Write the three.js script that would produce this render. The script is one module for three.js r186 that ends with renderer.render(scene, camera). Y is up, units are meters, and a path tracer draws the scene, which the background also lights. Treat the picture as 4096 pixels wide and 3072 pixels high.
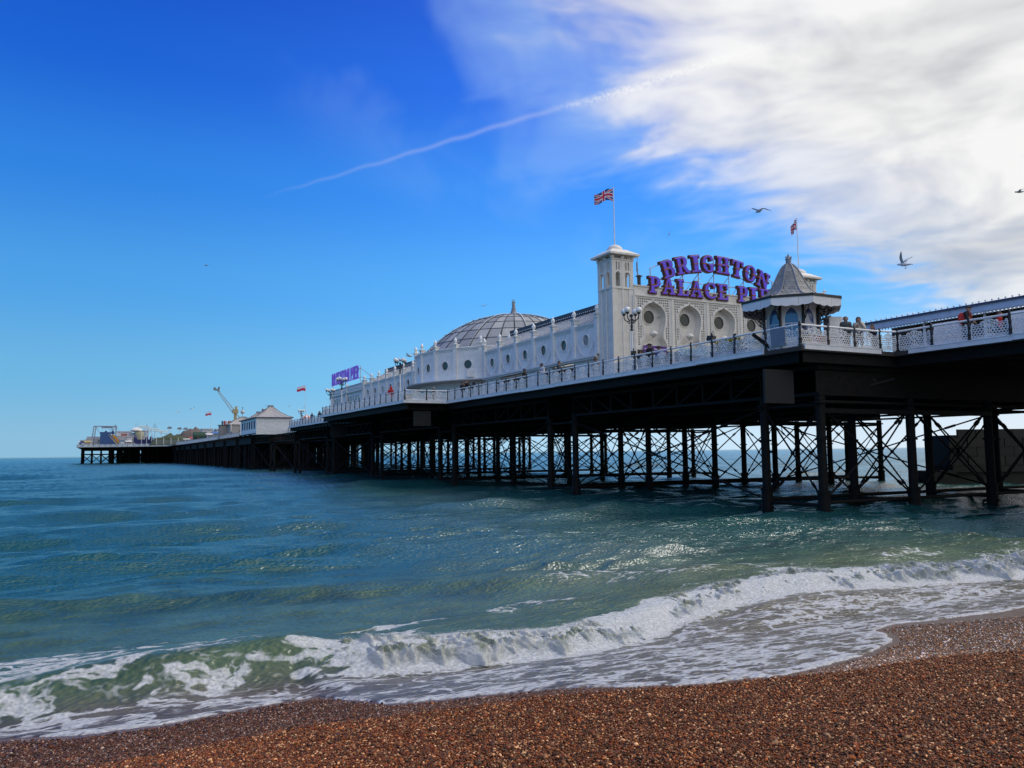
import * as THREE from 'three';
import { mergeGeometries, mergeVertices, toCreasedNormals } from 'three/addons/utils/BufferGeometryUtils.js';
import { FontLoader } from 'three/addons/loaders/FontLoader.js';
import { MarchingCubes } from 'three/addons/objects/MarchingCubes.js';

// ------------------------------------------------------------------ camera, exposure, sun
const R = (d) => (d * Math.PI) / 180;
const scene = new THREE.Scene();
const renderer = new THREE.WebGLRenderer({ antialias: true });
renderer.toneMapping = THREE.LinearToneMapping;
renderer.toneMappingExposure = 1.0;
renderer.shadowMap.enabled = true;
const camera = new THREE.PerspectiveCamera(51.34, 4 / 3, 0.1, 14000);
{
  // world: y up, -z runs out to sea along the pier, +x runs along the beach; the eye is 3 m above the water
  const yaw = R(27.4), pitch = R(4.907), roll = R(0.64);
  const f = new THREE.Vector3(Math.sin(yaw) * Math.cos(pitch), Math.sin(pitch), -Math.cos(yaw) * Math.cos(pitch));
  const r = f.clone().cross(new THREE.Vector3(0, 1, 0)).normalize(), u = r.clone().cross(f);
  const r2 = r.clone().multiplyScalar(Math.cos(roll)).addScaledVector(u, -Math.sin(roll));
  const u2 = u.clone().multiplyScalar(Math.cos(roll)).addScaledVector(r, Math.sin(roll));
  camera.position.set(0, 3, 0);
  camera.quaternion.setFromRotationMatrix(new THREE.Matrix4().makeBasis(r2, u2, f.clone().negate()));
}
const SUN_AZ = 92, SUN_EL = 50, SUN = 1.5;
const sunDir = new THREE.Vector3(Math.sin(R(SUN_AZ)) * Math.cos(R(SUN_EL)), Math.sin(R(SUN_EL)), -Math.cos(R(SUN_AZ)) * Math.cos(R(SUN_EL)));
const sun = new THREE.DirectionalLight(new THREE.Color().setRGB(1, 0.95, 0.87), SUN);
sun.position.copy(sunDir).multiplyScalar(300);
sun.position.add(new THREE.Vector3(20, 0, -60));
sun.target.position.set(20, 0, -60);
sun.castShadow = true;
sun.shadow.radius = 28;
sun.shadow.mapSize.set(2048, 2048);
Object.assign(sun.shadow.camera, { left: -160, right: 160, top: 160, bottom: -160, near: 1, far: 900 });
scene.add(sun, sun.target);

// ------------------------------------------------------------------ noise
function rng(seed) { let a = seed >>> 0; return () => { a = (a + 0x6d2b79f5) | 0; let t = Math.imul(a ^ (a >>> 15), 1 | a); t = (t + Math.imul(t ^ (t >>> 7), 61 | t)) ^ t; return ((t ^ (t >>> 14)) >>> 0) / 4294967296; }; }
const PERM = new Uint8Array(512), GX = new Float32Array(256), GY = new Float32Array(256), RV = new Float32Array(256);
{ const r = rng(7); const p = [...Array(256).keys()]; for (let i = 255; i > 0; i--) { const j = (r() * (i + 1)) | 0; [p[i], p[j]] = [p[j], p[i]]; } for (let i = 0; i < 512; i++) PERM[i] = p[i & 255]; for (let i = 0; i < 256; i++) { const a = r() * 6.283; GX[i] = Math.cos(a); GY[i] = Math.sin(a); RV[i] = r(); } }
function noise2(x, y, wrap = 256) {
  const ix = Math.floor(x), iy = Math.floor(y), fx = x - ix, fy = y - iy, w = wrap;
  const x0 = ((ix % w) + w) % w & 255, x1 = (x0 + 1) % w & 255, y0 = ((iy % w) + w) % w & 255, y1 = (y0 + 1) % w & 255;
  const u = fx * fx * fx * (fx * (fx * 6 - 15) + 10), v = fy * fy * fy * (fy * (fy * 6 - 15) + 10);
  const a = PERM[PERM[x0] + y0], b = PERM[PERM[x1] + y0], c = PERM[PERM[x0] + y1], d = PERM[PERM[x1] + y1];
  const n0 = GX[a] * fx + GY[a] * fy, n1 = GX[b] * (fx - 1) + GY[b] * fy, n2 = GX[c] * fx + GY[c] * (fy - 1), n3 = GX[d] * (fx - 1) + GY[d] * (fy - 1);
  return (n0 + u * (n1 - n0) + v * (n2 + u * (n3 - n2) - n0 - u * (n1 - n0))) * 1.5;
}
function fbm(x, y, o = 4, wrap = 256) { let s = 0, a = 0.5; for (let i = 0; i < o; i++) { s += a * noise2(x, y, wrap); x *= 2; y *= 2; wrap = Math.min(256, wrap * 2); x += wrap === 256 ? 17.3 : 0; a *= 0.5; } return s; }
const sm = (a, b, x) => { const t = Math.min(1, Math.max(0, (x - a) / (b - a))); return t * t * (3 - 2 * t); };
const mix = (a, b, t) => a + (b - a) * t, clamp = (x, a = 0, b = 1) => Math.min(b, Math.max(a, x));
function curve(pts) { return (x) => { if (x <= pts[0][0]) return pts[0][1]; for (let i = 1; i < pts.length; i++) if (x <= pts[i][0]) { const [a, b] = pts[i - 1], [c, d] = pts[i], t = (x - a) / (c - a); return b + (d - b) * t * t * (3 - 2 * t) * 0.5 + (d - b) * t * 0.5; } return pts[pts.length - 1][1]; }; }
const lin = (c) => (c <= 0.04045 ? c / 12.92 : ((c + 0.055) / 1.055) ** 2.4);
const S = (r, g, b) => [lin(r / 255), lin(g / 255), lin(b / 255)];

// ------------------------------------------------------------------ sky: blue air, a bank of high cloud over the west, a contrail; brighter cloud added out of view
{
  const W = 4096, H = 2048, data = new Float32Array(W * H * 4);
  const edge = curve([[-5, 96], [0, 84], [4, 72], [7.7, 61.5], [9, 56.5], [10.8, 53], [12.7, 49.5], [15.4, 46], [16.7, 42], [19.5, 36.5], [22.4, 33], [24, 30.5], [26.4, 27.5], [30.5, 23.5], [38, 17], [55, -2], [75, -40], [90, -60]]);
  const AIR = [[-6, 142, 190, 218], [1, 140, 190, 220], [5, 112, 182, 226], [11, 80, 162, 231], [18, 50, 132, 226], [25, 30, 100, 212], [31, 24, 84, 198], [90, 20, 72, 180]].map(([e, ...c]) => [e, S(...c)]), air = [0, 1, 2].map((k) => curve(AIR.map(([e, c]) => [e, c[k]])));
  const cloudHi = [0.9, 0.9, 0.9], cloudLo = [0.5, 0.51, 0.54], haze = [0.62, 0.65, 0.69];
  const trail = curve([[9.6, 17.4], [12, 18.25], [14, 18.95], [17.3, 20.05], [20.6, 21.1], [23.6, 22.0], [26.7, 22.85], [29.3, 23.5], [31.9, 24.05], [36, 24.75], [40.3, 25.6], [44.2, 26.3], [52, 27.4]]);
  const px = [0, 0, 0];
  for (let row = 0; row < H; row++) {
    const el = ((row + 0.5) / H - 0.5) * 180, up = R(el), yy = Math.max(0, Math.sin(up));
    for (let col = 0; col < W; col++) {
      const o = (row * W + col) * 4, round = ((col + 0.5) / W - 0.5) * 2 * Math.PI;
      data[o + 3] = 1;
      if (el < -6) { data[o] = 0.1; data[o + 1] = 0.17; data[o + 2] = 0.2; continue; }
      let az = (round * 180) / Math.PI + 90; // 0 out to sea along the pier, positive towards the west
      if (az > 180) az -= 360; if (az < -180) az += 360;
      // what the photograph does not look at is kept at a quarter of the resolution
      if ((az < -9 || az > 66 || el > 34) && (row % 4 || col % 4)) { const q = ((row - (row % 4)) * W + col - (col % 4)) * 4; if (data[q + 3] === 1 && data[q] > 0) { data[o] = data[q]; data[o + 1] = data[q + 1]; data[o + 2] = data[q + 2]; continue; } }
      const x = Math.cos(round), z = Math.sin(round);
      // clear air
      const west = sm(10, 75, Math.abs(az - 85) < 75 ? 85 - Math.abs(az - 85) : 10);
      for (let c = 0; c < 3; c++) { px[c] = air[c](el); px[c] = mix(px[c], haze[c], west * (1 - sm(0, 11, el)) * 0.95); px[c] = mix(px[c], px[c] * 1.35 + 0.02, sm(-5, 45, az) * (1 - sm(90, 150, az))); }
      // cloud bank: past the edge line it thickens; streaked, ragged at the rim
      let a2 = az < -120 ? az + 360 : az;
      const h = yy + 0.16, cx = (x * Math.cos(up)) / h, cz = (z * Math.cos(up)) / h;
      const wx = cx + 0.25 * fbm(cx * 1.3 + 4, cz * 1.3, 3), wz = cz + 0.25 * fbm(cx * 1.3, cz * 1.3 + 9, 3);
      const big = fbm(wx * 1.1 + 3, wz * 1.1 + 1, 4), st = fbm(wx * 2.2 + wz * 2.2, (wx - wz) * 6.5, 5), fine = fbm(wx * 9, wz * 9, 4);
      const sgn = Math.min((a2 - edge(el)) * Math.cos(up), (203 - a2) * 0.7);
      const d = sgn + 1.5 - 3.5 * sm(19, 29, el) + 5 * sm(44, 58, az) * (1 - sm(64, 80, az)) + big * 9 + st * 7 + fine * 5;
      let cov = sm(-5, 10 + 6 * sm(18, 28, el), d) * 0.74 + sm(2, 22, d) * 0.26;
      cov *= sm(-1, 5, el + 2.5 * big + sm(60, 100, a2) * 6) * 0.9 + 0.1;
      // thin veils out in the blue
      const veil = sm(-0.02, 0.4, fbm(wx * 2.2 + 7.7 + wz * 1.4, wz * 1.3 - wx * 0.5, 5) + 0.06) * sm(-22, -3, sgn) * 0.36 * sm(8, 16, el);
      const away = Math.max(sm(-14, -60, az), sm(150, 205, a2));  // unseen east and north cloud made brighter, to light the shaded walls
      const patches = sm(-0.3, 0.12, fbm(cx * 0.9 + 11, cz * 0.9 + 2, 5) + 0.05) * (1 - sm(-130, -70, az) * (1 - sm(-14, 5, sgn))) * sm(14, 30, Math.abs(az)) * (a2 < -40 || a2 > 200 ? 0.93 : 0) * sm(11, 24, el);  // broken cloud added out of view, filling light onto the white walls
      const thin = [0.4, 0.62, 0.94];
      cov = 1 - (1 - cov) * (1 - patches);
      // light and dark inside the cloud
      const thick = clamp(0.5 + 1.1 * fbm(wx * 1.6 + 21, wz * 1.6 + 5, 5) + 0.45 * st + 0.3 * fine), rimd = sm(20, -4, d);
      const bright = clamp(0.4 + 0.55 * thick + 0.22 * fine + 0.2 * sm(6, 34, d) - 0.12 * rimd + 0.16 * sm(16, 30, el) * sm(30, 55, az) - 0.3 * sm(0.1, 0.35, fbm(wx * 0.9 + 1.7, wz * 0.9 + 8, 3)) , 0, 1.06);
      // contrail, smooth where fresh and crumbly where it crosses the bank
      let tr = 0;
      if (az > 9 && az < 52 && el > 14 && el < 30) {
        const te = trail(az), wid = az < 31 ? 0.09 + 0.006 * (az - 9) : mix(0.22, 0.38, sm(31, 36, az)), crumb = 0.5 + noise2(az * 5, el * 6) + 0.6 * noise2(az * 11, el * 11);
        const dd = Math.abs(el - te - 0.03 * noise2(az * 0.5, 3)) / wid;
        tr = Math.exp(-dd * dd * 1.6) * (az < 31 ? (0.08 + 0.09 * sm(10, 26, az))  : clamp(0.15 + 0.75 * crumb) * mix(0.3, 0.85, sm(31, 36, az)) * (1 - sm(40, 50, az))) * sm(9, 14, az) ;
      }
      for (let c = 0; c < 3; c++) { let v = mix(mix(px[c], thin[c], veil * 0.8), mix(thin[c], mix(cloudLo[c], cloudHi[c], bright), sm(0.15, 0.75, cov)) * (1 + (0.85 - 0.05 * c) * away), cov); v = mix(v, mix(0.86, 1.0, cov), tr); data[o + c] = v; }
    }
  }
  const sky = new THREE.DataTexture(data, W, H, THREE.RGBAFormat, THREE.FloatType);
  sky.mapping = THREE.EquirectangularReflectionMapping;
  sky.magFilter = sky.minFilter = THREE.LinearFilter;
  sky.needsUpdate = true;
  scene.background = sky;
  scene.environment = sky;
}

// ------------------------------------------------------------------ helpers
const taken = new Map();
function numbered(name) { const n = taken.get(name) ?? 0; taken.set(name, n + 1); return n ? `${name}_${String(n).padStart(3, '0')}` : name; }
function tag(o, label, category, group, kind) { o.userData.label = label; if (category) o.userData.category = category; if (group) o.userData.group = group; if (kind) o.userData.kind = kind; return o; }
function thing(name, label, category, [x, y, z] = [0, 0, 0], turn = 0, group) { const o = new THREE.Group(); o.name = numbered(name); o.position.set(x, y, z); o.rotation.y = turn; scene.add(o); return tag(o, label, category, group); }
function put(name, g, m, parent = scene) { const o = new THREE.Mesh(g, m); o.name = parent === scene ? numbered(name) : name; o.castShadow = o.receiveShadow = true; parent.add(o); return o; }
function copy(o, label, pos, turn, group) { const c = o.clone(); c.userData = { ...o.userData }; c.name = numbered(o.name.replace(/_\d{3}$/, '')); scene.add(c); if (label) c.userData.label = label; if (group) c.userData.group = group; if (pos) c.position.set(...pos); if (turn !== undefined) c.rotation.y = turn; return c; }
const M4 = (x, y, z, rx = 0, ry = 0, rz = 0, s = 1) => new THREE.Matrix4().compose(new THREE.Vector3(x, y, z), new THREE.Quaternion().setFromEuler(new THREE.Euler(rx, ry, rz, 'YXZ')), typeof s === 'number' ? new THREE.Vector3(s, s, s) : new THREE.Vector3(...s));
function boxUV(g) { const p = g.attributes.position, n = g.attributes.normal, uv = new Float32Array(p.count * 2); for (let i = 0; i < p.count; i++) { const a = Math.abs(n.getX(i)), b = Math.abs(n.getY(i)), c = Math.abs(n.getZ(i)); if (b >= a && b >= c) { uv[2 * i] = p.getX(i); uv[2 * i + 1] = p.getZ(i); } else if (a >= c) { uv[2 * i] = p.getZ(i); uv[2 * i + 1] = p.getY(i); } else { uv[2 * i] = p.getX(i); uv[2 * i + 1] = p.getY(i); } } g.setAttribute('uv', new THREE.BufferAttribute(uv, 2)); return g; }
function norm(g) { const o = g.index ? g.toNonIndexed() : g.clone(); for (const k of Object.keys(o.attributes)) if (!['position', 'normal'].includes(k)) o.deleteAttribute(k); if (!o.attributes.normal) o.computeVertexNormals(); return o; }
class MB {
  constructor() { this.g = []; }
  add(g, m) { g = norm(g); if (m) g.applyMatrix4(m); this.g.push(g); return this; }
  box(w, h, d, x, y, z, ry = 0, rx = 0, rz = 0) { return this.add(new THREE.BoxGeometry(w, h, d), M4(x, y, z, rx, ry, rz)); }
  bb(x0, y0, z0, x1, y1, z1) { return this.box(x1 - x0, y1 - y0, z1 - z0, (x0 + x1) / 2, (y0 + y1) / 2, (z0 + z1) / 2); }
  cyl(r0, r1, h, x, y, z, seg = 12) { return this.add(new THREE.CylinderGeometry(r1, r0, h, seg), M4(x, y + h / 2, z)); } // r0 at the foot
  sph(r, x, y, z, a = 14, b = 10, sy = 1) { return this.add(new THREE.SphereGeometry(r, a, b), M4(x, y, z, 0, 0, 0, [1, sy, 1])); }
  lathe(pts, x, y, z, seg = 16) { return this.add(new THREE.LatheGeometry(pts.map(([a, b]) => new THREE.Vector2(a, b)), seg), M4(x, y, z)); }
  bar(a, b, w, d = w) { const A = new THREE.Vector3(...a), B = new THREE.Vector3(...b), v = B.clone().sub(A), q = new THREE.Quaternion().setFromUnitVectors(new THREE.Vector3(0, 1, 0), v.clone().normalize()); return this.add(new THREE.BoxGeometry(w, v.length(), d), new THREE.Matrix4().compose(A.add(B).multiplyScalar(0.5), q, new THREE.Vector3(1, 1, 1))); }
  rod(a, b, r, seg = 6, r1 = r) { const A = new THREE.Vector3(...a), B = new THREE.Vector3(...b), v = B.clone().sub(A), q = new THREE.Quaternion().setFromUnitVectors(new THREE.Vector3(0, 1, 0), v.clone().normalize()); return this.add(new THREE.CylinderGeometry(r1, r, v.length(), seg), new THREE.Matrix4().compose(A.add(B).multiplyScalar(0.5), q, new THREE.Vector3(1, 1, 1))); }
  tube(pts, r, seg = 16, rad = 6) { return this.add(new THREE.TubeGeometry(new THREE.CatmullRomCurve3(pts.map((p) => new THREE.Vector3(...p))), seg, r, rad)); }
  ext(shape, depth, m, opt = {}) { return this.add(new THREE.ExtrudeGeometry(shape, { depth, bevelEnabled: false, curveSegments: 10, ...opt }), m); }
  geo(crease) { let g = this.g.length > 1 ? mergeGeometries(this.g) : this.g[0]; if (crease) g = toCreasedNormals(g, crease); return boxUV(g); }
  build(name, m, parent, crease) { return put(name, this.geo(crease), m, parent); }
}
const mb = () => new MB();
function poly(pts) { const s = new THREE.Shape(); s.moveTo(...pts[0]); pts.slice(1).forEach((p) => s.lineTo(...p)); s.closePath(); return s; }

// textures: RGBA bytes from a function of the pixel, tiling
function tex(w, h, fn, srgb = true, rep = [1, 1]) {
  const d = new Uint8Array(w * h * 4), out = [0, 0, 0, 1];
  for (let y = 0; y < h; y++) for (let x = 0; x < w; x++) { fn((x + 0.5) / w, (y + 0.5) / h, out); const o = (y * w + x) * 4; for (let c = 0; c < 3; c++) { const v = clamp(out[c]); d[o + c] = 255 * (srgb ? (v <= 0.0031308 ? v * 12.92 : 1.055 * v ** (1 / 2.4) - 0.055) : v) + 0.5; } d[o + 3] = clamp(out[3]) * 255; }
  const t = new THREE.DataTexture(d, w, h, THREE.RGBAFormat); t.wrapS = t.wrapT = THREE.RepeatWrapping; t.magFilter = THREE.LinearFilter; t.minFilter = THREE.LinearMipmapLinearFilter; t.generateMipmaps = true; if (srgb) t.colorSpace = THREE.SRGBColorSpace; t.repeat.set(...rep); t.needsUpdate = true; return t;
}
const rgb = (a) => new THREE.Color().setRGB(...a);
const std = (c, rough = 0.7, o = {}) => new THREE.MeshStandardMaterial({ color: rgb(c), roughness: rough, ...o });
// weathered paint: soft patches, fine speckle and a few rust or dirt runs (multiplies the colour)
const grimeTex = tex(1024, 1024, (u, v, o) => { const a = 1 + 0.16 * fbm(u * 8, v * 8, 5, 8) + 0.07 * noise2(u * 128, v * 128, 128); const run = sm(0.18, 0.42, fbm(u * 32, v * 3, 3, 32) ) * sm(-0.1, 0.3, noise2(u * 6, v * 6, 6)); const k = clamp(a * 0.9, 0, 1); o[0] = k * (1 - 0.18 * run); o[1] = k * (1 - 0.24 * run); o[2] = k * (1 - 0.32 * run); }, true, [0.25, 0.25]);
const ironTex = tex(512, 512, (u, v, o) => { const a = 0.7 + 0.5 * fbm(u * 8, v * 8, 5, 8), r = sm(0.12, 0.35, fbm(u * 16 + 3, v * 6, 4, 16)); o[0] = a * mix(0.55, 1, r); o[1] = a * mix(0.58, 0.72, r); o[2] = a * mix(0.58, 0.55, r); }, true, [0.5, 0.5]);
const fabricTex = tex(256, 256, (u, v, o) => { const k = 0.85 + 0.2 * fbm(u * 8, v * 8, 4, 8); o[0] = o[1] = o[2] = k; }, true, [1, 1]);
const MAT = {
  white: std([0.84, 0.84, 0.84], 0.55, { map: grimeTex }),
  cream: std([0.81, 0.77, 0.7], 0.7, { map: grimeTex }),
  arcade: std([0.85, 0.84, 0.81], 0.65, { map: grimeTex }),
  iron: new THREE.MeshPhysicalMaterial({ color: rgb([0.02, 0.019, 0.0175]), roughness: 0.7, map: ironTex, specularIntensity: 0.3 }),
  black: std([0.012, 0.013, 0.013], 0.45),
  lead: std([0.26, 0.27, 0.29], 0.6, { map: grimeTex }),
  slate: [0, 1, 2, 3].map((i) => std([[0.3, 0.29, 0.27], [0.24, 0.24, 0.24], [0.36, 0.34, 0.31], [0.27, 0.28, 0.29]][i], 0.75, { map: grimeTex })),
  darkroof: std([0.06, 0.068, 0.085], 0.6, { map: grimeTex }),
  glass: std([0.02, 0.03, 0.035], 0.06),
  dark: std([0.008, 0.008, 0.009], 0.8),
  globe: std([0.82, 0.82, 0.8], 0.25),
  steel: std([0.5, 0.5, 0.52], 0.4, { metalness: 0.3 }),
  plank: std([0.05, 0.043, 0.036], 0.85, { map: grimeTex }),
};
// ------------------------------------------------------------------ the setting: shingle beach, sea, surf, groyne
const zSwash = curve([[-12, -11.5], [-4, -10.9], [-0.85, -10.6], [0, -10.1], [0.74, -10], [1.56, -10.3], [2.55, -10.4], [2.85, -9.7], [3.05, -9.05], [3.75, -8.75], [4.7, -8.3], [5.6, -7.65], [6.2, -7.25], [7.3, -6.95], [8.5, -7.1], [9.8, -7.6], [10.35, -8.1], [10.9, -8.75], [11.6, -8.95], [12.5, -8.7], [13.85, -8.55], [16, -8.55], [20, -8.4], [40, -8.2]]);
const zWet = curve([[-30, -7], [-6, -8.1], [-0.1, -8.5], [1.3, -8.65], [2.05, -8.7], [3, -8.5], [4.2, -8.2], [5.5, -7.62], [6.5, -7.15], [8, -6.67], [8.9, -6.55], [10.1, -6], [14, -4.6], [20, -3.4], [60, -2]]);
const beachH = (x, z) => { const b = z < 0 ? 1.35 + 0.135 * z : 1.35 + 2.6 * (1 - Math.exp(-z / 26)); return Math.max(b, -3.5) + 0.012 * noise2(x * 0.9, z * 0.9) + 0.02 * noise2(x * 0.25 + 5, z * 0.3); };
function axis(a, b, fa, fb, d, grow) { const v = []; for (let p = fa; p <= fb + 1e-6; p += d) v.push(p); let p = fa, s = d; while (p > a) { s *= 1 + grow; p -= s; v.unshift(Math.max(a, p)); } p = v[v.length - 1]; s = d; while (p < b) { s *= 1 + grow; p += s; v.push(Math.min(b, p)); } return v; }
function sheet(xs, zs, h, uvs = 1, keep) {
  const nx = xs.length, nz = zs.length, pos = new Float32Array(nx * nz * 3), uv = new Float32Array(nx * nz * 2), idx = [];
  for (let j = 0; j < nz; j++) for (let i = 0; i < nx; i++) { const k = j * nx + i; pos[3 * k] = xs[i]; pos[3 * k + 2] = zs[j]; pos[3 * k + 1] = h(xs[i], zs[j], i, j); uv[2 * k] = typeof uvs === 'function' ? uvs(xs[i], zs[j])[0] : xs[i] * uvs; uv[2 * k + 1] = typeof uvs === 'function' ? uvs(xs[i], zs[j])[1] : zs[j] * uvs; }
  for (let j = 0; j + 1 < nz; j++) for (let i = 0; i + 1 < nx; i++) { if (keep && !keep(xs[i], zs[j], xs[i + 1], zs[j + 1])) continue; const a = j * nx + i, b = a + 1, c = a + nx, d = c + 1; idx.push(a, c, b, b, c, d); }
  const g = new THREE.BufferGeometry(); g.setAttribute('position', new THREE.BufferAttribute(pos, 3)); g.setAttribute('uv', new THREE.BufferAttribute(uv, 2)); g.setIndex(idx); g.computeVertexNormals(); return g;
}
const PAL = [[0.17, 0.062, 0.022], [0.12, 0.044, 0.016], [0.2, 0.09, 0.035], [0.25, 0.14, 0.07], [0.04, 0.024, 0.015], [0.07, 0.04, 0.025], [0.15, 0.105, 0.075], [0.27, 0.125, 0.045], [0.09, 0.04, 0.02], [0.5, 0.46, 0.42], [0.13, 0.07, 0.04], [0.06, 0.055, 0.045]];
// pebbles packed in a 3 m tile: colour and relief
const pebW = 1536, pebCells = 210;
const pebCache = (() => { const n = pebCells, ox = new Float32Array(n * n), oy = new Float32Array(n * n), cc = new Uint8Array(n * n), r = rng(31); for (let i = 0; i < n * n; i++) { ox[i] = r(); oy[i] = r(); const q = r(); cc[i] = q < 0.015 ? 9 : (r() * 12) | 0; if (cc[i] === 9 && q >= 0.015) cc[i] = 0; } return { ox, oy, cc }; })();
const pebH = new Float32Array(pebW * pebW);
const pebTex = tex(pebW, pebW, (u, v, o) => {
  const x = u * pebCells, y = v * pebCells, ix = Math.floor(x), iy = Math.floor(y); let d1 = 9, d2 = 9, best = 0;
  for (let j = -1; j <= 1; j++) for (let i = -1; i <= 1; i++) { const a = (ix + i + pebCells) % pebCells, b = (iy + j + pebCells) % pebCells, k = b * pebCells + a, dx = ix + i + pebCache.ox[k] - x, dy = iy + j + pebCache.oy[k] - y, d = dx * dx + dy * dy; if (d < d1) { d2 = d1; d1 = d; best = k; } else if (d < d2) d2 = d; }
  const e = clamp((Math.sqrt(d2) - Math.sqrt(d1)) * 1.6), c = PAL[pebCache.cc[best]], s = 0.75 + 0.5 * pebCache.ox[(best * 7 + 13) % (pebCells * pebCells)];
  pebH[Math.min(pebW - 1, (v * pebW) | 0) * pebW + Math.min(pebW - 1, (u * pebW) | 0)] = Math.sqrt(e) * (0.5 + 0.5 * pebCache.oy[best]);
  for (let k = 0; k < 3; k++) o[k] = c[k] * s;
}, true);
const pebBump = tex(pebW, pebW, (u, v, o) => { o[0] = o[1] = o[2] = pebH[((v * pebW) | 0) * pebW + ((u * pebW) | 0)]; }, false);
const shingleMat = new THREE.MeshStandardMaterial({ color: rgb([0.75, 0.45, 0.3]), map: pebTex, bumpMap: pebBump, bumpScale: 0.009, roughness: 0.7 });  // base colour darkened to stand for shade in gaps between loose pebbles
const wetMat = new THREE.MeshPhysicalMaterial({ color: rgb([0.8, 0.62, 0.52]), map: pebTex, bumpMap: pebBump, bumpScale: 0.008, roughness: 0.3, specularIntensity: 0.6, clearcoat: 0.55, clearcoatRoughness: 0.38 });
tag(put('beach', sheet(axis(-400, 400, -6, 24, 0.12, 0.06), axis(-40, 60, -12, -2, 0.1, 0.06), beachH, 1 / 3), shingleMat), 'brown shingle beach sloping down to the surf', 'beach', null, 'structure');
{ // the strip that the last waves wetted
  const xs = axis(-30, 60, -3, 22, 0.08, 0.08), ts = [...Array(60).keys()].map((i) => i / 59), g = sheet(xs, ts, () => 0, 1), p = g.attributes.position, uv = g.attributes.uv;
  for (let i = 0; i < p.count; i++) { const x = p.getX(i), t = p.getZ(i), top = zWet(x) + 0.05 * noise2(x * 2.3, 1) + 0.03 * noise2(x * 7, 4), z = mix(zSwash(x) - 2.2, Math.max(top, zSwash(x) + 0.06), t); p.setZ(i, z); p.setY(i, beachH(x, z) + 0.009 - 0.016 * sm(0.97, 1, t)); uv.setXY(i, x / 3 + 0.37, z / 3 + 0.11); }
  g.computeVertexNormals();
  tag(put('wet_shingle', g, wetMat), 'dark wet shingle left shining between the foam and the dry beach', 'wet shingle', null, 'structure');
}
{ // loose pebbles on the dry beach
  const r = rng(99), shapes = [0, 1, 2].map((k) => { const g = mergeVertices(new THREE.IcosahedronGeometry(1, 1).deleteAttribute('uv').deleteAttribute('normal')), p = g.attributes.position, q = rng(50 + k); for (let i = 0; i < p.count; i++) { const s = 0.82 + 0.36 * q(); p.setXYZ(i, p.getX(i) * s * [1.25, 1.05, 1.4][k], p.getY(i) * s * [0.62, 0.75, 0.5][k], p.getZ(i) * s * [0.95, 1, 0.9][k]); } g.computeVertexNormals(); return g; });
  const N = 330000, per = N / 3, m = new THREE.Matrix4(), q = new THREE.Quaternion(), e = new THREE.Euler(), c = new THREE.Color(), heap = thing('shingle', 'loose rounded brown and tan pebbles heaped on the dry beach', 'pebbles'); heap.userData.kind = 'stuff';
  for (let k = 0; k < 3; k++) {
    const im = new THREE.InstancedMesh(shapes[k], new THREE.MeshPhysicalMaterial({ color: 0xffffff, roughness: 0.5, specularIntensity: 0.4 }), per); im.name = 'pebbles'; im.userData.kind = 'stuff';
    for (let i = 0; i < per; ) {
      // between the wet line and a line from the left of the beach to below the viewer, thicker where near
      const strip = i > per * 0.76, x = strip ? -1.2 + 16.5 * Math.pow(r(), 1.15) : -2.2 + 15.5 * Math.pow(r(), 1.25), zt = zWet(x) + 0.12, zb = -9.6 + (x + 0.72) * 0.935 + 1.3, z = strip ? mix(Math.max(zSwash(x) + 0.12, zt - 3.2), zt + 0.05, Math.pow(r(), 0.75)) : mix(zt, Math.min(zb, -2.4), r());
      if (strip && zSwash(x) + 0.12 > zt) continue;
      if (!strip && zb < zt - 0.3) continue;
      const big = r(), s = big > 0.995 ? 0.016 + 0.01 * r() : 0.0046 + 0.0075 * Math.pow(r(), 1.6), lay = r();
      const wet = sm(0.35, 0, z - zWet(x)), y = beachH(x, z) + (strip ? 0.012 + s * 0.12 : lay * 0.02 + s * 0.2);
      if (!strip && wet > 0.3 && r() < wet * 0.7) { if (r() < 0.5) continue; }
      q.setFromEuler(e.set((r() - 0.5) * 1.2, r() * 6.28, (r() - 0.5) * 1.2));
      m.compose(new THREE.Vector3(x, y, z), q, new THREE.Vector3(s, s, s)); im.setMatrixAt(i, m);
      const t = r(), patch = noise2(x * 1.7, z * 1.7), p = t < 0.035 ? PAL[9] : PAL[Math.floor(r() * (patch > 0.15 ? 9 : 12)) % 12 === 9 ? 6 : Math.floor(r() * 12) % 12], b = 0.42 + 1.05 * Math.pow(r(), 1.4), grey = strip ? sm(6, 9, x) : 0;  // grey: reflected cloud put into the wet pebble colour, paler westward
      im.setColorAt(i, c.setRGB(p[0] * b * (strip ? 0.86 + 1.0 * grey : 1.5), p[1] * b * (strip ? 0.64 + 1.1 * grey : 0.86), p[2] * b * (strip ? 0.54 + 1.12 * grey : 0.43))); i++;
    }
    im.receiveShadow = im.castShadow = true; heap.add(im);
  }
}
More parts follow.
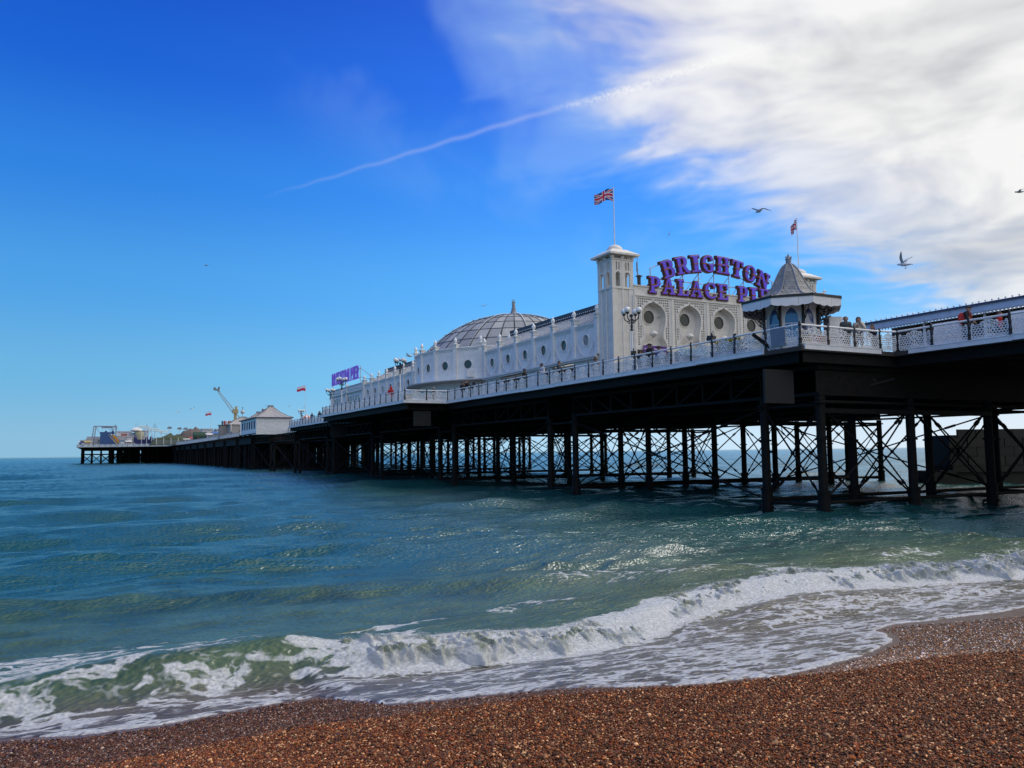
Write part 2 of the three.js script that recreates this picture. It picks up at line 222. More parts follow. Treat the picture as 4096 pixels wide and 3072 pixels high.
// ---- waves
const crestZ = curve([[-12, -12], [-3, -12.3], [-1, -12.1], [1, -12.05], [2.5, -12.05], [4.5, -11.5], [6.5, -11.15], [8, -11.5], [9.4, -12.2], [11, -12.6], [13, -12.75], [16, -12.4], [19, -12], [26, -11.6], [60, -11]]);
const crestA = curve([[-12, 0.18], [-3, 0.18], [-1, 0.22], [0.6, 0.32], [2.5, 0.36], [4.5, 0.3], [6.5, 0.25], [8, 0.2], [9.4, 0.22], [11, 0.28], [13, 0.33], [16, 0.31], [19, 0.33], [26, 0.32], [60, 0.3]]);
const swellZ = curve([[-30, -17], [-2, -17.4], [2, -17.7], [5, -17.1], [9, -15.7], [12, -14.6], [15, -14.2], [60, -14]]);
const WAVES = (() => { const r = rng(5), w = []; for (let i = 0; i < 44; i++) { const lam = 0.5 * Math.pow(34, i / 43), th = (r() - 0.5) * (lam > 6 ? 0.7 : 1.15) + 0.1; w.push({ lam, kx: (Math.sin(th) * 6.283) / lam, kz: (Math.cos(th) * 6.283) / lam, a: 0.0185 * Math.pow(lam, 0.52) * (0.6 + 0.8 * r()), ph: r() * 6.28, s: r() * 100 }); } return w; })();
function chop(x, z, cut) { let h = 0; const g1 = 0.75 + 0.7 * noise2(x * 0.06, z * 0.11), g2 = 0.8 + 0.9 * noise2(x * 0.21 + 9, z * 0.3); for (const w of WAVES) { if (w.lam < cut) continue; const s = Math.sin(w.kx * x + w.kz * z + w.ph + 1.6 * noise2(x / (w.lam * 2.2) + w.s, z / (w.lam * 1.6))); h += w.a * (w.lam > 3 ? g1 : g2) * (Math.exp(1.1 * (s - 1)) * 1.9 - 0.75) * sm(cut, cut * 1.8, w.lam); } return h; }
function seaH(x, z, cut = 0) {
  const near = sm(-9, -30, z), sh = sm(-8.5, -13, z);
  let h = chop(x, z, cut) * mix(0.32 * sh, 1, near);
  const dz = z - crestZ(x) - 0.1 * noise2(x * 0.9, 2), A = crestA(x) * (0.92 + 0.22 * noise2(x * 0.7, 6)) * (1 - 0.42 * sm(2.4, 3.4, x));
  h += A * (dz < 0 ? Math.exp(-(dz * dz) / 1.5) : Math.exp(-(dz * dz) / 0.16)) + 0.05 * Math.exp(-(Math.max(0, dz) ** 2) / 3) - 0.08 * Math.exp(-((dz - 0.85) ** 2) / 0.2);
  const ds = z - swellZ(x) - 0.25 * noise2(x * 0.35, 8); h += 0.36 * (1 - 0.35 * sm(10, 16, x)) * (0.8 + 0.5 * noise2(x * 0.3, 3)) * (ds < 0 ? Math.exp(-(ds * ds) / 3.2) : Math.exp(-(ds * ds) / 0.6)); const d3 = z - swellZ(x) * 1.0 + 6.2 - 0.9 * noise2(x * 0.16, 4); h += 0.24 * (0.7 + 0.8 * noise2(x * 0.13, 13)) * (d3 < 0 ? Math.exp(-(d3 * d3) / 5) : Math.exp(-(d3 * d3) / 1.2));
  return h - 0.02;
}
// lace of foam: cells of clear water between foamy seams, seams widen with the density
const CELL = (() => { const r = rng(77), a = new Float32Array(65536 * 2); for (let i = 0; i < a.length; i++) a[i] = r(); return a; })();
function seams(x, y) { const ix = Math.floor(x), iy = Math.floor(y); let d1 = 9, d2 = 9; for (let j = -1; j <= 1; j++) for (let i = -1; i <= 1; i++) { const k = (((iy + j) & 255) * 256 + ((ix + i) & 255)) * 2, dx = ix + i + CELL[k] - x, dy = iy + j + CELL[k + 1] - y, d = dx * dx + dy * dy; if (d < d1) { d2 = d1; d1 = d; } else if (d < d2) d2 = d; } return Math.sqrt(d2) - Math.sqrt(d1); }
const X0 = -4, X1 = 26, Z0 = -20, Z1 = -6.4;
function foamAt(x, z) {
  const zs = zSwash(x), zc = crestZ(x), edge = zs - z, wob = 0.35 * fbm(x * 0.8, z * 1.3, 4), toe = zc + 0.75, left = sm(3.2, 1.2, x), mid = sm(6, 9, x) * sm(14, 11, x);
  let D = 0;
  D = Math.max(D, sm(toe - 0.2, toe + 0.5, z + wob * 0.5) * (mix(0.46, 0.33, left) - 0.1 * mid * sm(0.8, 2, edge)) * (0.8 + 0.9 * fbm(x * 0.45 + 3, z * 0.9, 3))); // foam between the breaker and the swash edge
  if (edge > -0.05) D = Math.max(D, sm(0.6, 0.03, edge) * mix(0.75, 0.5, left) * (0.85 + 0.5 * fbm(x * 0.8 + 5, z, 3)));
  D = Math.max(D, left * sm(-15, -12.8, z + wob) * (0.27 + 0.6 * fbm(x * 0.7 + 8, z + 4, 3))); // old foam round the crest that has not broken yet
  D = Math.max(D, left * sm(-14.2, -13.2, z) * sm(1.6, -1.2, x) * 0.5);
  D = Math.max(D, sm(zc - 0.35, zc - 0.1, z) * sm(zc + 1.0, zc + 0.7, z) * sm(2.3, 3.1, x + 0.7 * noise2(x * 2.5, z * 5)) * 0.9);
  D = Math.max(D, sm(-15.2, -13.2, z + wob * 2) * (1 - left) * (0.06 + 0.45 * sm(0.08, 0.4, fbm(x * 0.4 + 1, z * 0.7, 3))) * sm(zc + 0.3, zc - 0.2, z));
  const ds = z - swellZ(x); D = Math.max(D, sm(7, 10.5, x) * sm(17, 12, x) * Math.exp(-((ds - 0.1) ** 2) / 0.35) * (0.22 + 0.55 * fbm(x * 0.9, z * 2, 3)));
  if (D < 0.02) return 0;
  const wx = x + 0.55 * fbm(x * 1.3, z * 1.9 + 3, 4), wz = z + 0.3 * fbm(x * 1.3 + 8, z * 1.9, 4), n = fbm(x * 6, z * 11, 4);
  const a = seams(wx * 1.3, wz * 3.2), b = seams(wx * 3.4 + 30, wz * 7.4), c = seams(wx * 9 + 11, wz * 19);
  // rafts of foam riddled with holes, and thin threads between them
  const raft = sm(0.02, 0.14, fbm(wx * 1.5 + 2, wz * 2.9 + 6, 5) * (0.85 + 0.35 * left) + D - 0.43 + 0.17 * left + 0.1 * n);
  const holes = sm(0.62, 0.42, b + 0.25 * n) * (0.8 + 0.2 * sm(0.5, 0.2, c));
  const w = D * 0.42 + n * 0.14, torn = sm(-0.12, 0.16, fbm(x * 2.1 + 4, z * 3.3, 3) + 0.1 * n + 0.25 * (1 - left) - 0.05), threads = torn * Math.max(sm(w + 0.05, w - 0.06, a) * 0.95 * (1 - 0.5 * left), sm(w * 0.8 + 0.04, w * 0.8 - 0.06, b) * 0.8 * sm(0.15, 0.4, D));
  return clamp(Math.max(raft * Math.max(holes, sm(0.55, 0.9, D)), threads) * sm(0.03, 0.2, D) * (0.86 + 0.3 * n));
}
const FW = 2048, FH = 1024, foamMap = new Float32Array(FW * FH);
for (let j = 0; j < FH; j++) for (let i = 0; i < FW; i++) foamMap[j * FW + i] = foamAt(X0 + ((i + 0.5) / FW) * (X1 - X0), Z0 + ((j + 0.5) / FH) * (Z1 - Z0));
const DEEP = [0.014, 0.088, 0.086], MID = [0.06, 0.115, 0.058], SAND = [0.115, 0.1, 0.075], FILM = [0.095, 0.068, 0.05];
const surfTex = tex(FW, FH, (u, v, o) => {
  const x = mix(X0, X1, u), z = mix(Z0, Z1, v), f = foamMap[Math.min(FH - 1, (v * FH) | 0) * FW + Math.min(FW - 1, (u * FW) | 0)], n = fbm(x * 0.8, z * 1.2, 4), zc = crestZ(x), zs = zSwash(x);
  const s1 = sm(-19.5, -14, z + n * 2), s2 = sm(zc + 0.2, zc + 1.1, z + 0.3 * n), s3 = sm(1.1, 0.1, zs - z + 0.4 * n), g = 0.88 + 0.3 * noise2(x * 24, z * 24) + 0.15 * noise2(x * 60, z * 60), m = 0.85 + 0.5 * n;
  for (let k = 0; k < 3; k++) { let w = mix(DEEP[k], MID[k], s1); w = mix(w, SAND[k], s2); w = mix(w, FILM[k], s3); o[k] = mix(w * m, [0.6, 0.61, 0.62][k] * g, f); }
});
const surfRough = tex(FW / 2, FH / 2, (u, v, o) => { const f = foamMap[Math.min(FH - 1, (v * FH) | 0) * FW + Math.min(FW - 1, (u * FW) | 0)]; o[0] = o[2] = 0; o[1] = 0.28 + 0.56 * f; }, false);
const rippleTex = tex(1024, 1024, (u, v, o) => { let h = 0.5; h += 0.3 * noise2(u * 14 + 1.5 * 0, v * 26, 256 % 14 === 0 ? 14 : 14) * 0.6; h = 0.5 + 0.34 * (1 - 2 * Math.abs(noise2(u * 16, v * 32, 32))) * 0.5 + 0.2 * (1 - 2 * Math.abs(noise2(u * 32 + 0, v * 64, 64))) * 0.5 + 0.12 * noise2(u * 64, v * 128, 128); o[0] = o[1] = o[2] = h; }, false);
const seaMat = new THREE.MeshPhysicalMaterial({ color: rgb(DEEP), roughness: 0.21, ior: 1.55, bumpMap: rippleTex, bumpScale: 0.085 });
const surfMat = new THREE.MeshPhysicalMaterial({ color: 0xffffff, map: surfTex, roughnessMap: surfRough, roughness: 1, ior: 1.5, bumpMap: rippleTex.clone(), bumpScale: 0.05 });
{
  surfMat.bumpMap.repeat.set((X1 - X0) / 5, (Z1 - Z0) / 5);
  const xs = axis(-9000, 9000, -4, 42, 0.23, 0.032), zs = axis(-9500, -4, -20, -20, 0.11, 0.0145).filter((z) => z <= -20);
  const dxs = (x) => (x < -4 ? 0.23 + 0.032 * (-4 - x) : x > 42 ? 0.23 + 0.032 * (x - 42) : 0.23), dzs = (z) => 0.11 + 0.0145 * (-20 - z);
  const g1 = sheet(xs, zs, (x, z) => { const far = -z > 3500 || Math.abs(x) > 5000 ? 0 : 1; const j = z === -20 && x >= X0 && x <= X1 ? -0.03 : 0; const d = dzs(z), q = Math.sin(x * 12.9898 + z * 78.233) * 43758.5453; return far ? seaH(x, z, Math.max(d * 2.2, dxs(x) * 1.3)) + j + (q - Math.floor(q) - 0.5) * Math.min(0.5, 0.11 * Math.max(0, d - 0.35)) : 0; }, 1 / 6);
  const side = (a, b, f) => sheet(axis(a, b, f, f, 0.4, 0.1), axis(-20, -4, -20, -4, 0.4, 0.1), (x, z) => Math.max(seaH(x, z, 1), beachH(x, z) - 0.05 + (z < zSwash(x) ? 0.06 : 0)) , 1 / 6);
  const g2 = side(-9000, X0, X0), g3 = side(X1, 9000, X1);
  tag(put('sea', mergeGeometries([g1, g2, g3]), seaMat), 'choppy green and blue sea running out to the horizon', 'sea', null, 'structure');
  const sx = [], sz = []; for (let x = X0; x <= X1 + 1e-6; x += 0.06) sx.push(Math.min(x, X1)); for (let z = -20; z <= Z1 + 1e-6; z += 0.045) sz.push(z);
  const film = (x, z) => { const e = zSwash(x) - z + 0.03 * noise2(x * 5, 2), b = beachH(x, z), h = seaH(x, z, 0.12); return e > 0 ? Math.max(h * sm(0, 1.5, e) + b * (1 - sm(0, 1.5, e)), b + 0.012 + 0.012 * sm(0, 0.12, e)) + 0.006 * foamMap[Math.min(FH - 1, Math.max(0, ((z - Z0) / (Z1 - Z0)) * FH | 0)) * FW + Math.min(FW - 1, Math.max(0, ((x - X0) / (X1 - X0)) * FW | 0))] : b - 0.03; };
  tag(put('surf', sheet(sx, sz, film, (x, z) => [(x - X0) / (X1 - X0), (z - Z0) / (Z1 - Z0)], (x, z) => z < zSwash(x) + 0.12), surfMat), 'shallow water laced with white foam running up the shingle', 'surf', null, 'structure');
}
{ // the broken crest: a billowing roll of foam with clots and drops
  const foamMat = new THREE.MeshPhysicalMaterial({ color: rgb([0.57, 0.59, 0.58]), roughness: 0.9, transmission: 0.2, thickness: 0 });
  const bill = (x, y) => 1 - Math.abs(noise2(x, y)) * 1.9;
  const col = [], prof = curve([[0, 0.6], [0.1, 1.0], [0.22, 1.12], [0.36, 0.84], [0.46, 0.72], [0.58, 0.76], [0.7, 0.64], [0.84, 0.36], [0.95, 0.08], [1, -0.12]]), nx = 940, ns = 46, pos = [], idx = [], spots = [];
  const amt = (x) => sm(2.1, 3.6, x + 0.5 * noise2(x * 5, 3))  * (1 - 0.45 * sm(7, 8, x) * sm(10, 9, x)) * mix(0.8, 0.98, sm(8, 11, x));
  for (let i = 0; i < nx; i++) {
    const x = 2.25 + (i / (nx - 1)) * 23.5, zc = crestZ(x) + 0.1 * noise2(x * 0.9, 2), A = crestA(x) * (0.94 + 0.3 * noise2(x * 0.7, 6) + 0.18 * noise2(x * 2.6, 4)) * amt(x), base = 0.055, w = 0.78 + 0.3 * noise2(x * 1.1, 9) + 0.16 * noise2(x * 3.7, 2) + 0.09 * noise2(x * 9, 7);
    for (let j = 0; j < ns; j++) {
      const s = j / (ns - 1), n1 = fbm(x * 2.3, s * 2.2 + 4, 3), n2 = bill(x * 6 + n1, s * 3 + 2 + n1), n3 = fbm(x * 13 + 3 * n1, s * 4, 4), n4 = noise2(x * 42, s * 20), k = Math.sin(Math.PI * clamp(s * 0.92 + 0.06)) * amt(x);
      const z = zc - 0.22 + s * w + 0.1 * n1 * k + (0.075 * n2 + 0.12 * n3) * k, y = base + A * prof(s) * (1 + 0.35 * n1) + (0.035 * n2 + 0.12 * n3 + 0.024 * n4) * k - 0.02 * k - 0.06 * (1 - k);
      pos.push(x + 0.015 * n4, y, z); const wat = sm(-0.1, 0.2, fbm(x * 2.6 + 5, s * 3.2 + x * 0.4, 4) + 0.2 * n3 - 0.04) * sm(0.06, 0.25, s) * sm(0.97, 0.7, s) * 0.9, gr = 0.9 + 0.2 * n4; col.push(mix(1, 0.42, wat) * gr, mix(1, 0.47, wat) * gr, mix(1, 0.34, wat) * gr); if (k > 0.2) spots.push([x, y, z, s]);
      if (i && j) { const a = (i - 1) * ns + j - 1, b = a + 1, c = a + ns, d = c + 1; idx.push(a, b, c, b, d, c); }
    }
  }
  const g = new THREE.BufferGeometry(); g.setAttribute('position', new THREE.Float32BufferAttribute(pos, 3)); g.setAttribute('color', new THREE.Float32BufferAttribute(col, 3)); g.setIndex(idx); g.computeVertexNormals(); boxUV(g);
  const roll = thing('breaking_wave', 'long roll of white foam where the wave breaks in front of the pier', 'breaking wave'); roll.userData.kind = 'stuff';
  const rollMat = foamMat.clone(); rollMat.vertexColors = true; const fm = put('foam_roll', g, rollMat, roll); fm.userData.kind = 'stuff';
  const r = rng(12), N = 36000, gauss = () => r() + r() + r() - 1.5, im = new THREE.InstancedMesh(mergeVertices(new THREE.IcosahedronGeometry(1, 0).deleteAttribute('uv')), foamMat, N), m = new THREE.Matrix4(); im.name = 'foam_drops'; im.userData.kind = 'stuff';
  for (let i = 0; i < N; i++) { let p = spots[(r() * spots.length) | 0]; for (let q = 0; q < 4 && p[3] > 0.26 && p[3] < 0.72; q++) p = spots[(r() * spots.length) | 0]; const fly = p[3] < 0.3 ? 0.14 * r() * r() * r() : p[3] > 0.75 ? 0.05 * r() * r() : 0.02 * r(), s = (0.0025 + 0.0045 * r() * r()) * (fly > 0.05 ? 0.7 : 1); m.compose(new THREE.Vector3(p[0] + gauss() * 0.05, p[1] + fly + gauss() * 0.012, p[2] + gauss() * 0.05 + (p[3] > 0.7 ? 0.12 * r() * r() : 0)), new THREE.Quaternion(), new THREE.Vector3(s * (1 + r()), s, s * (1 + r()))); im.setMatrixAt(i, m); }
  roll.add(im);
}
{ // groyne beyond the pier
  const g = thing('groyne', 'dark weathered concrete groyne wall behind the pier columns', 'groyne');
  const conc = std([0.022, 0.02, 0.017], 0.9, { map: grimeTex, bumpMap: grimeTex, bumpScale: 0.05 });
  const a = [63.0, -42.2], b = [98, -26], dx = b[0] - a[0], dz = b[1] - a[1], L = Math.hypot(dx, dz), ry = Math.atan2(-dz, dx);
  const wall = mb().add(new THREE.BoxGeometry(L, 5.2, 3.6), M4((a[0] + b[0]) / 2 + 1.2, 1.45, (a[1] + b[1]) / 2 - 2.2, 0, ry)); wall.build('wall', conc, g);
  mb().add(new THREE.BoxGeometry(L, 0.5, 4.1), M4((a[0] + b[0]) / 2 + 1.2, 1.2, (a[1] + b[1]) / 2 - 2.2, 0, ry)).build('ledge', conc, g);
  const face = new THREE.Group(); face.name = 'block_facing'; face.position.set((a[0] + b[0]) / 2 + 1.2, 0, (a[1] + b[1]) / 2 - 2.2); face.rotation.y = ry; g.add(face);
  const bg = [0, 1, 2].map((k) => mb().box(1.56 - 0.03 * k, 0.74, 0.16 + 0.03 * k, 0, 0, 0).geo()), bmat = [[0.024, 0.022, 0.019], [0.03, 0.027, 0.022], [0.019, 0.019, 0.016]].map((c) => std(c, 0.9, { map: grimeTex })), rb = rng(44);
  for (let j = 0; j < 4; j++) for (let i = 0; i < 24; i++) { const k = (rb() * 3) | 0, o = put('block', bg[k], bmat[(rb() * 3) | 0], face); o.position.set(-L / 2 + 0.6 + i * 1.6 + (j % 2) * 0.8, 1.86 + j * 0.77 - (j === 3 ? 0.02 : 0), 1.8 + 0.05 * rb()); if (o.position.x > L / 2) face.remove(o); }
  mb().add(new THREE.BoxGeometry(2.2, 1.1, 3), M4(62.2, 0.55, -43.6, 0, ry)).build('step', conc, g);
}
// ------------------------------------------------------------------ the pier: deck, ironwork, railings
const DY = 7.5; // promenade level
const EAST = [[33.1, 24], [33.1, -24.8], [27.05, -24.8], [27.05, -64.8], [23.15, -64.8], [23.15, -93.4], [27.3, -93.8], [27.3, -131], [34, -132], [34, -166], [28, -166], [28, -187], [29.6, -190], [29.6, -236], [28, -292], [26.5, -372], [-8, -395], [-8, -470]];
{
  const pier = thing('pier', 'long seaside pier on dark iron columns reaching far out over the sea', 'pier');
  const under = MAT.iron;
  const outline = [...EAST, [78, -470], [78, -395], [60.5, -372], [60.5, 24]];
  const sh = poly(outline.map(([x, z]) => [x, -z]));
  mb().ext(sh, 0.2, new THREE.Matrix4().makeRotationX(-Math.PI / 2).setPosition(0, DY - 0.2, 0)).build('deck', MAT.plank, pier);
  // white edge boards, one board per length, with thin joints
  const seg = (a, b, m, from = 0, to = 1) => { const L = Math.hypot(b[0] - a[0], b[1] - a[1]), n = Math.max(1, Math.round(L * (to - from) / 5)); for (let i = 0; i < n; i++) { const t0 = from + ((to - from) * i) / n, t1 = from + ((to - from) * (i + 1)) / n, p = [mix(a[0], b[0], t0), mix(a[1], b[1], t0)], q = [mix(a[0], b[0], t1), mix(a[1], b[1], t1)], l = Math.hypot(q[0] - p[0], q[1] - p[1]) - 0.018, ang = Math.atan2(-(q[1] - p[1]), q[0] - p[0]), sag = 0.012 * Math.sin(i * 2.3 + p[0]); mb().box(l, 0.21, 0.1, 0, 0, 0).box(l, 0.035, 0.16, 0, 0.118, 0.01).build('edge_board', m, pier).position.set((p[0] + q[0]) / 2, DY - 0.045 + sag, (p[1] + q[1]) / 2); pier.children.at(-1).rotation.y = ang; } };
  const off = (i) => [EAST[i], EAST[i + 1]];
  for (let i = 0; i < EAST.length - 1; i++) { const [a, b] = off(i); if (i === 0) seg(a, b, MAT.white, 0.5, 0.985); else if (i === 1) seg(a, b, MAT.white, 0.16, 0.975); else if (i === 2) seg(a, b, MAT.white, 0.055, 1); else if (i < 8 || i > 12) seg(a, b, MAT.white); }
  // deck beams below
  const jo = mb(); for (let z = 20; z > -390; z -= z > -140 ? 1.75 : 6) jo.bb(z < -132 && z > -166 ? 34.4 : z < -64.8 && z > -93 ? 23.6 : z > -24.9 ? 33.5 : 27.5, 6.78, z - 0.09, 60, 7.29, z + 0.09);
  jo.bb(27.3, 6.82, -64.7, 27.52, 7.29, -25).bb(23.4, 6.82, -93.2, 23.62, 7.29, -65).bb(27.6, 6.82, -131, 27.82, 7.29, -94).bb(33.4, 6.82, -24.9, 33.62, 7.29, 20).bb(27.3, 6.82, -25.2, 33.6, 7.29, -24.98);
  jo.build('deck_beams', under, pier);
  const LX = [0, 1, 2, 3, 4, 5].map((k) => 28.8 + 6.1 * k), pairs = []; for (let k = 0; k < 17; k++) pairs.push(-25.5 - 20.8 * k);
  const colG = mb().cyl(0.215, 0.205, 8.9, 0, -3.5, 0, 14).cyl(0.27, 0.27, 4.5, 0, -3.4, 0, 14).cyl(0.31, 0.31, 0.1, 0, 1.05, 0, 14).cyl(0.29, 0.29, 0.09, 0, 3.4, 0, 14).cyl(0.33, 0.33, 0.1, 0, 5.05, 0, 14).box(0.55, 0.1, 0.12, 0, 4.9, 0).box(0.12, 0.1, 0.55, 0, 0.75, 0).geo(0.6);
  const brace = (dx, dz, y0 = 0.7, y1 = 4.95) => { const m = mb(); m.rod([0, y0, 0], [dx, y1, dz], 0.045, 6).rod([0, y1, 0], [dx, y0, dz], 0.045, 6); const t = [0.16, 0.84]; for (const s of t) m.rod([dx * (s - 0.02), mix(y0, y1, s - 0.02), dz * (s - 0.02)], [dx * (s + 0.02), mix(y0, y1, s + 0.02), dz * (s + 0.02)], 0.075, 6).rod([dx * (s - 0.02), mix(y1, y0, s - 0.02), dz * (s - 0.02)], [dx * (s + 0.02), mix(y1, y0, s + 0.02), dz * (s + 0.02)], 0.075, 6); m.sph(0.1, dx / 2, (y0 + y1) / 2, dz / 2, 8, 6); return m.geo(); };
  const bx = brace(6.1, 0), bz = brace(0, -3.4), bl = brace(0, -17.4, 0.6, 5.0), tieX = mb().rod([0, 0, 0], [30.5, 0, 0], 0.085, 8).geo(), tieZ = mb().rod([0, 0, 0], [0, 0, -3.4], 0.08, 8).geo();
  const weed = (r) => { const m = mb(); for (let i = 0; i < 6; i++) { const a = r() * 6.28, l = 0.25 + 0.3 * r(); m.rod([0, 0.42, 0], [Math.cos(a) * l, 0.12 + 0.2 * r(), Math.sin(a) * l], 0.035, 4); } return m.geo(); };
  const rw = rng(3);
  pairs.forEach((z0, k) => {
    for (const z of [z0, z0 - 3.4]) {
      LX.forEach((x, i) => { const c = put('column', colG, MAT.iron, pier); c.position.set(x, 0, z); c.rotation.y = i * 0.7; if (k < 2) put('stub', weed(rw), MAT.iron, c); if (i < 5 && k < 12) put('cross_brace', bx, MAT.iron, pier).position.set(x, 0, z); });
      put('tie_beam', tieX, MAT.iron, pier).position.set(LX[0], 0.62, z); put('tie_beam', tieX, MAT.iron, pier).position.set(LX[0], 5.12, z + 0.05);
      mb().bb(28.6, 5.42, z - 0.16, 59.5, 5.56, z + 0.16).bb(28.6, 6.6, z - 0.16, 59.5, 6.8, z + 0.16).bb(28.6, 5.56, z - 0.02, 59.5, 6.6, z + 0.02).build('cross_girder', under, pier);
    }
    LX.forEach((x) => { put('tie_beam', tieZ, MAT.iron, pier).position.set(x, 0.5, z0); put('tie_beam', tieZ, MAT.iron, pier).position.set(x, 5, z0); if (k < 12) put('cross_brace', bz, MAT.iron, pier).position.set(x, 0, z0); });
    // lattice girders that span from trestle to trestle
    LX.forEach((x, i) => {
      const a = z0 - 3.4, b = z0 - 20.8, g = mb(), n = 8;
      g.bb(x - 0.15, 6.6, b - 3.4, x + 0.15, 6.78, a + 3.4).bb(x - 0.15, 5.42, b - 3.4, x + 0.15, 5.56, a + 3.4);
      if (k < 7) for (let j = 0; j <= n; j++) { const z = mix(a, b, j / n), zn = mix(a, b, (j + 1) / n), zp = mix(a, b, (j - 1) / n); g.bb(x - 0.07, 5.5, z - 0.05, x + 0.07, 6.65, z + 0.05); if (j < n / 2) g.bar([x, 6.62, z], [x, 5.52, zn], 0.09, 0.07); else if (j > n / 2) g.bar([x, 6.62, z], [x, 5.52, zp], 0.09, 0.07); else if (j === n / 2) g.bar([x, 5.52, z], [x, 6.62, zn], 0.09, 0.07); }
      else g.bb(x - 0.03, 5.5, b, x + 0.03, 6.65, a);
      if (i > 1 && k < 7) g.bb(x - 0.02, 5.9, b, x + 0.02, 6.62, a);
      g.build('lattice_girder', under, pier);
      if (k < 8 && (i === 0 || i === 3)) { put('long_brace', bl, MAT.iron, pier).position.set(x, 0, a); }
    });
  });
  // a thicket of further piles and braces under the far deck
  const far = mb(), r = rng(8);
  for (let z = -180; z > -372; z -= 4) for (let x = 29; x < 60; x += 2.6) far.cyl(0.2, 0.2, 7.5, x + 0.4 * r(), -0.6, z + r(), 6);
  for (let z = -185; z > -372; z -= 8) { far.bar([29, 0.6, z], [59, 5.2, z], 0.12).bar([29, 5.2, z], [59, 0.6, z], 0.12).bb(29, 5.6, z - 0.1, 59, 6.9, z + 0.1); }
  for (let x = 29; x < 60; x += 6) far.bb(x - 0.1, 5.5, -372, x + 0.1, 6.9, -180);
  for (let z = -398; z > -466; z -= 8) for (let x = -6; x < 76; x += 3.8) { far.cyl(0.36, 0.34, 7.9, x, -0.6, z, 6); if (z > -430 && (x + z) % 3 > -1.6) far.bar([x, 0.5, z], [x + 3.8, 4.2, z], 0.3).bar([x, 4.2, z], [x + 3.8, 0.5, z], 0.3); }
  for (let z = -398; z > -466; z -= 16) far.bb(-6.4, 4.1, z - 0.15, 76, 4.5, z + 0.15).bb(-6.4, 6.2, z - 0.15, 76, 7.3, z + 0.15);
  for (let z = -404; z > -466; z -= 8) for (let x = 6; x < 76; x += 2.3) far.cyl(0.3, 0.28, 7.9, x + r(), -0.6, z + 2 * r(), 6).bar([x, 0.6 + r(), z], [x + 2.6, 4 + r(), z - 2], 0.22);
  const fp = far.build('piles', under, pier); fp.userData.kind = 'stuff';
  // pale plates, posts and knees at the corners of the bays
  const plate = std([0.013, 0.015, 0.015], 0.8, { map: grimeTex });
  mb().bb(26.0, 5.05, -26.1, 27.75, 6.55, -25.98).build('corner_plate', plate, pier);
  mb().bb(24.3, 5.4, -65.6, 25.9, 6.7, -65.5).build('corner_plate', plate, pier); mb().bb(24.2, 5.0, -93.0, 26.0, 6.6, -92.9).build('corner_plate', plate, pier);
  mb().bb(29.42, 5.0, -26.0, 29.56, 7.25, -25.85).build('corner_post', std([0.06, 0.06, 0.06], 0.8, { map: grimeTex }), pier);
  mb().bar([29.5, 6.9, -25.95], [32.6, 6.2, -25.5], 0.1).build('knee', plate, pier); mb().bar([29.5, 5.35, -25.95], [33.6, 6.3, -25.3], 0.09).build('knee', plate, pier);
  mb().bar([28.8, 4.72, -25.4], [41, 4.72, -25.4], 0.22).build('cap_beam', MAT.iron, pier);
  mb().bar([27.0, 8.35, -27.6], [27.5, 6.9, -25.9], 0.2, 0.16).build('strut', MAT.iron, pier);
  mb().rod([34, 5.3, -33], [34.3, 4.0, -33.1], 0.025, 5).build('loose_cable', MAT.iron, pier);
}
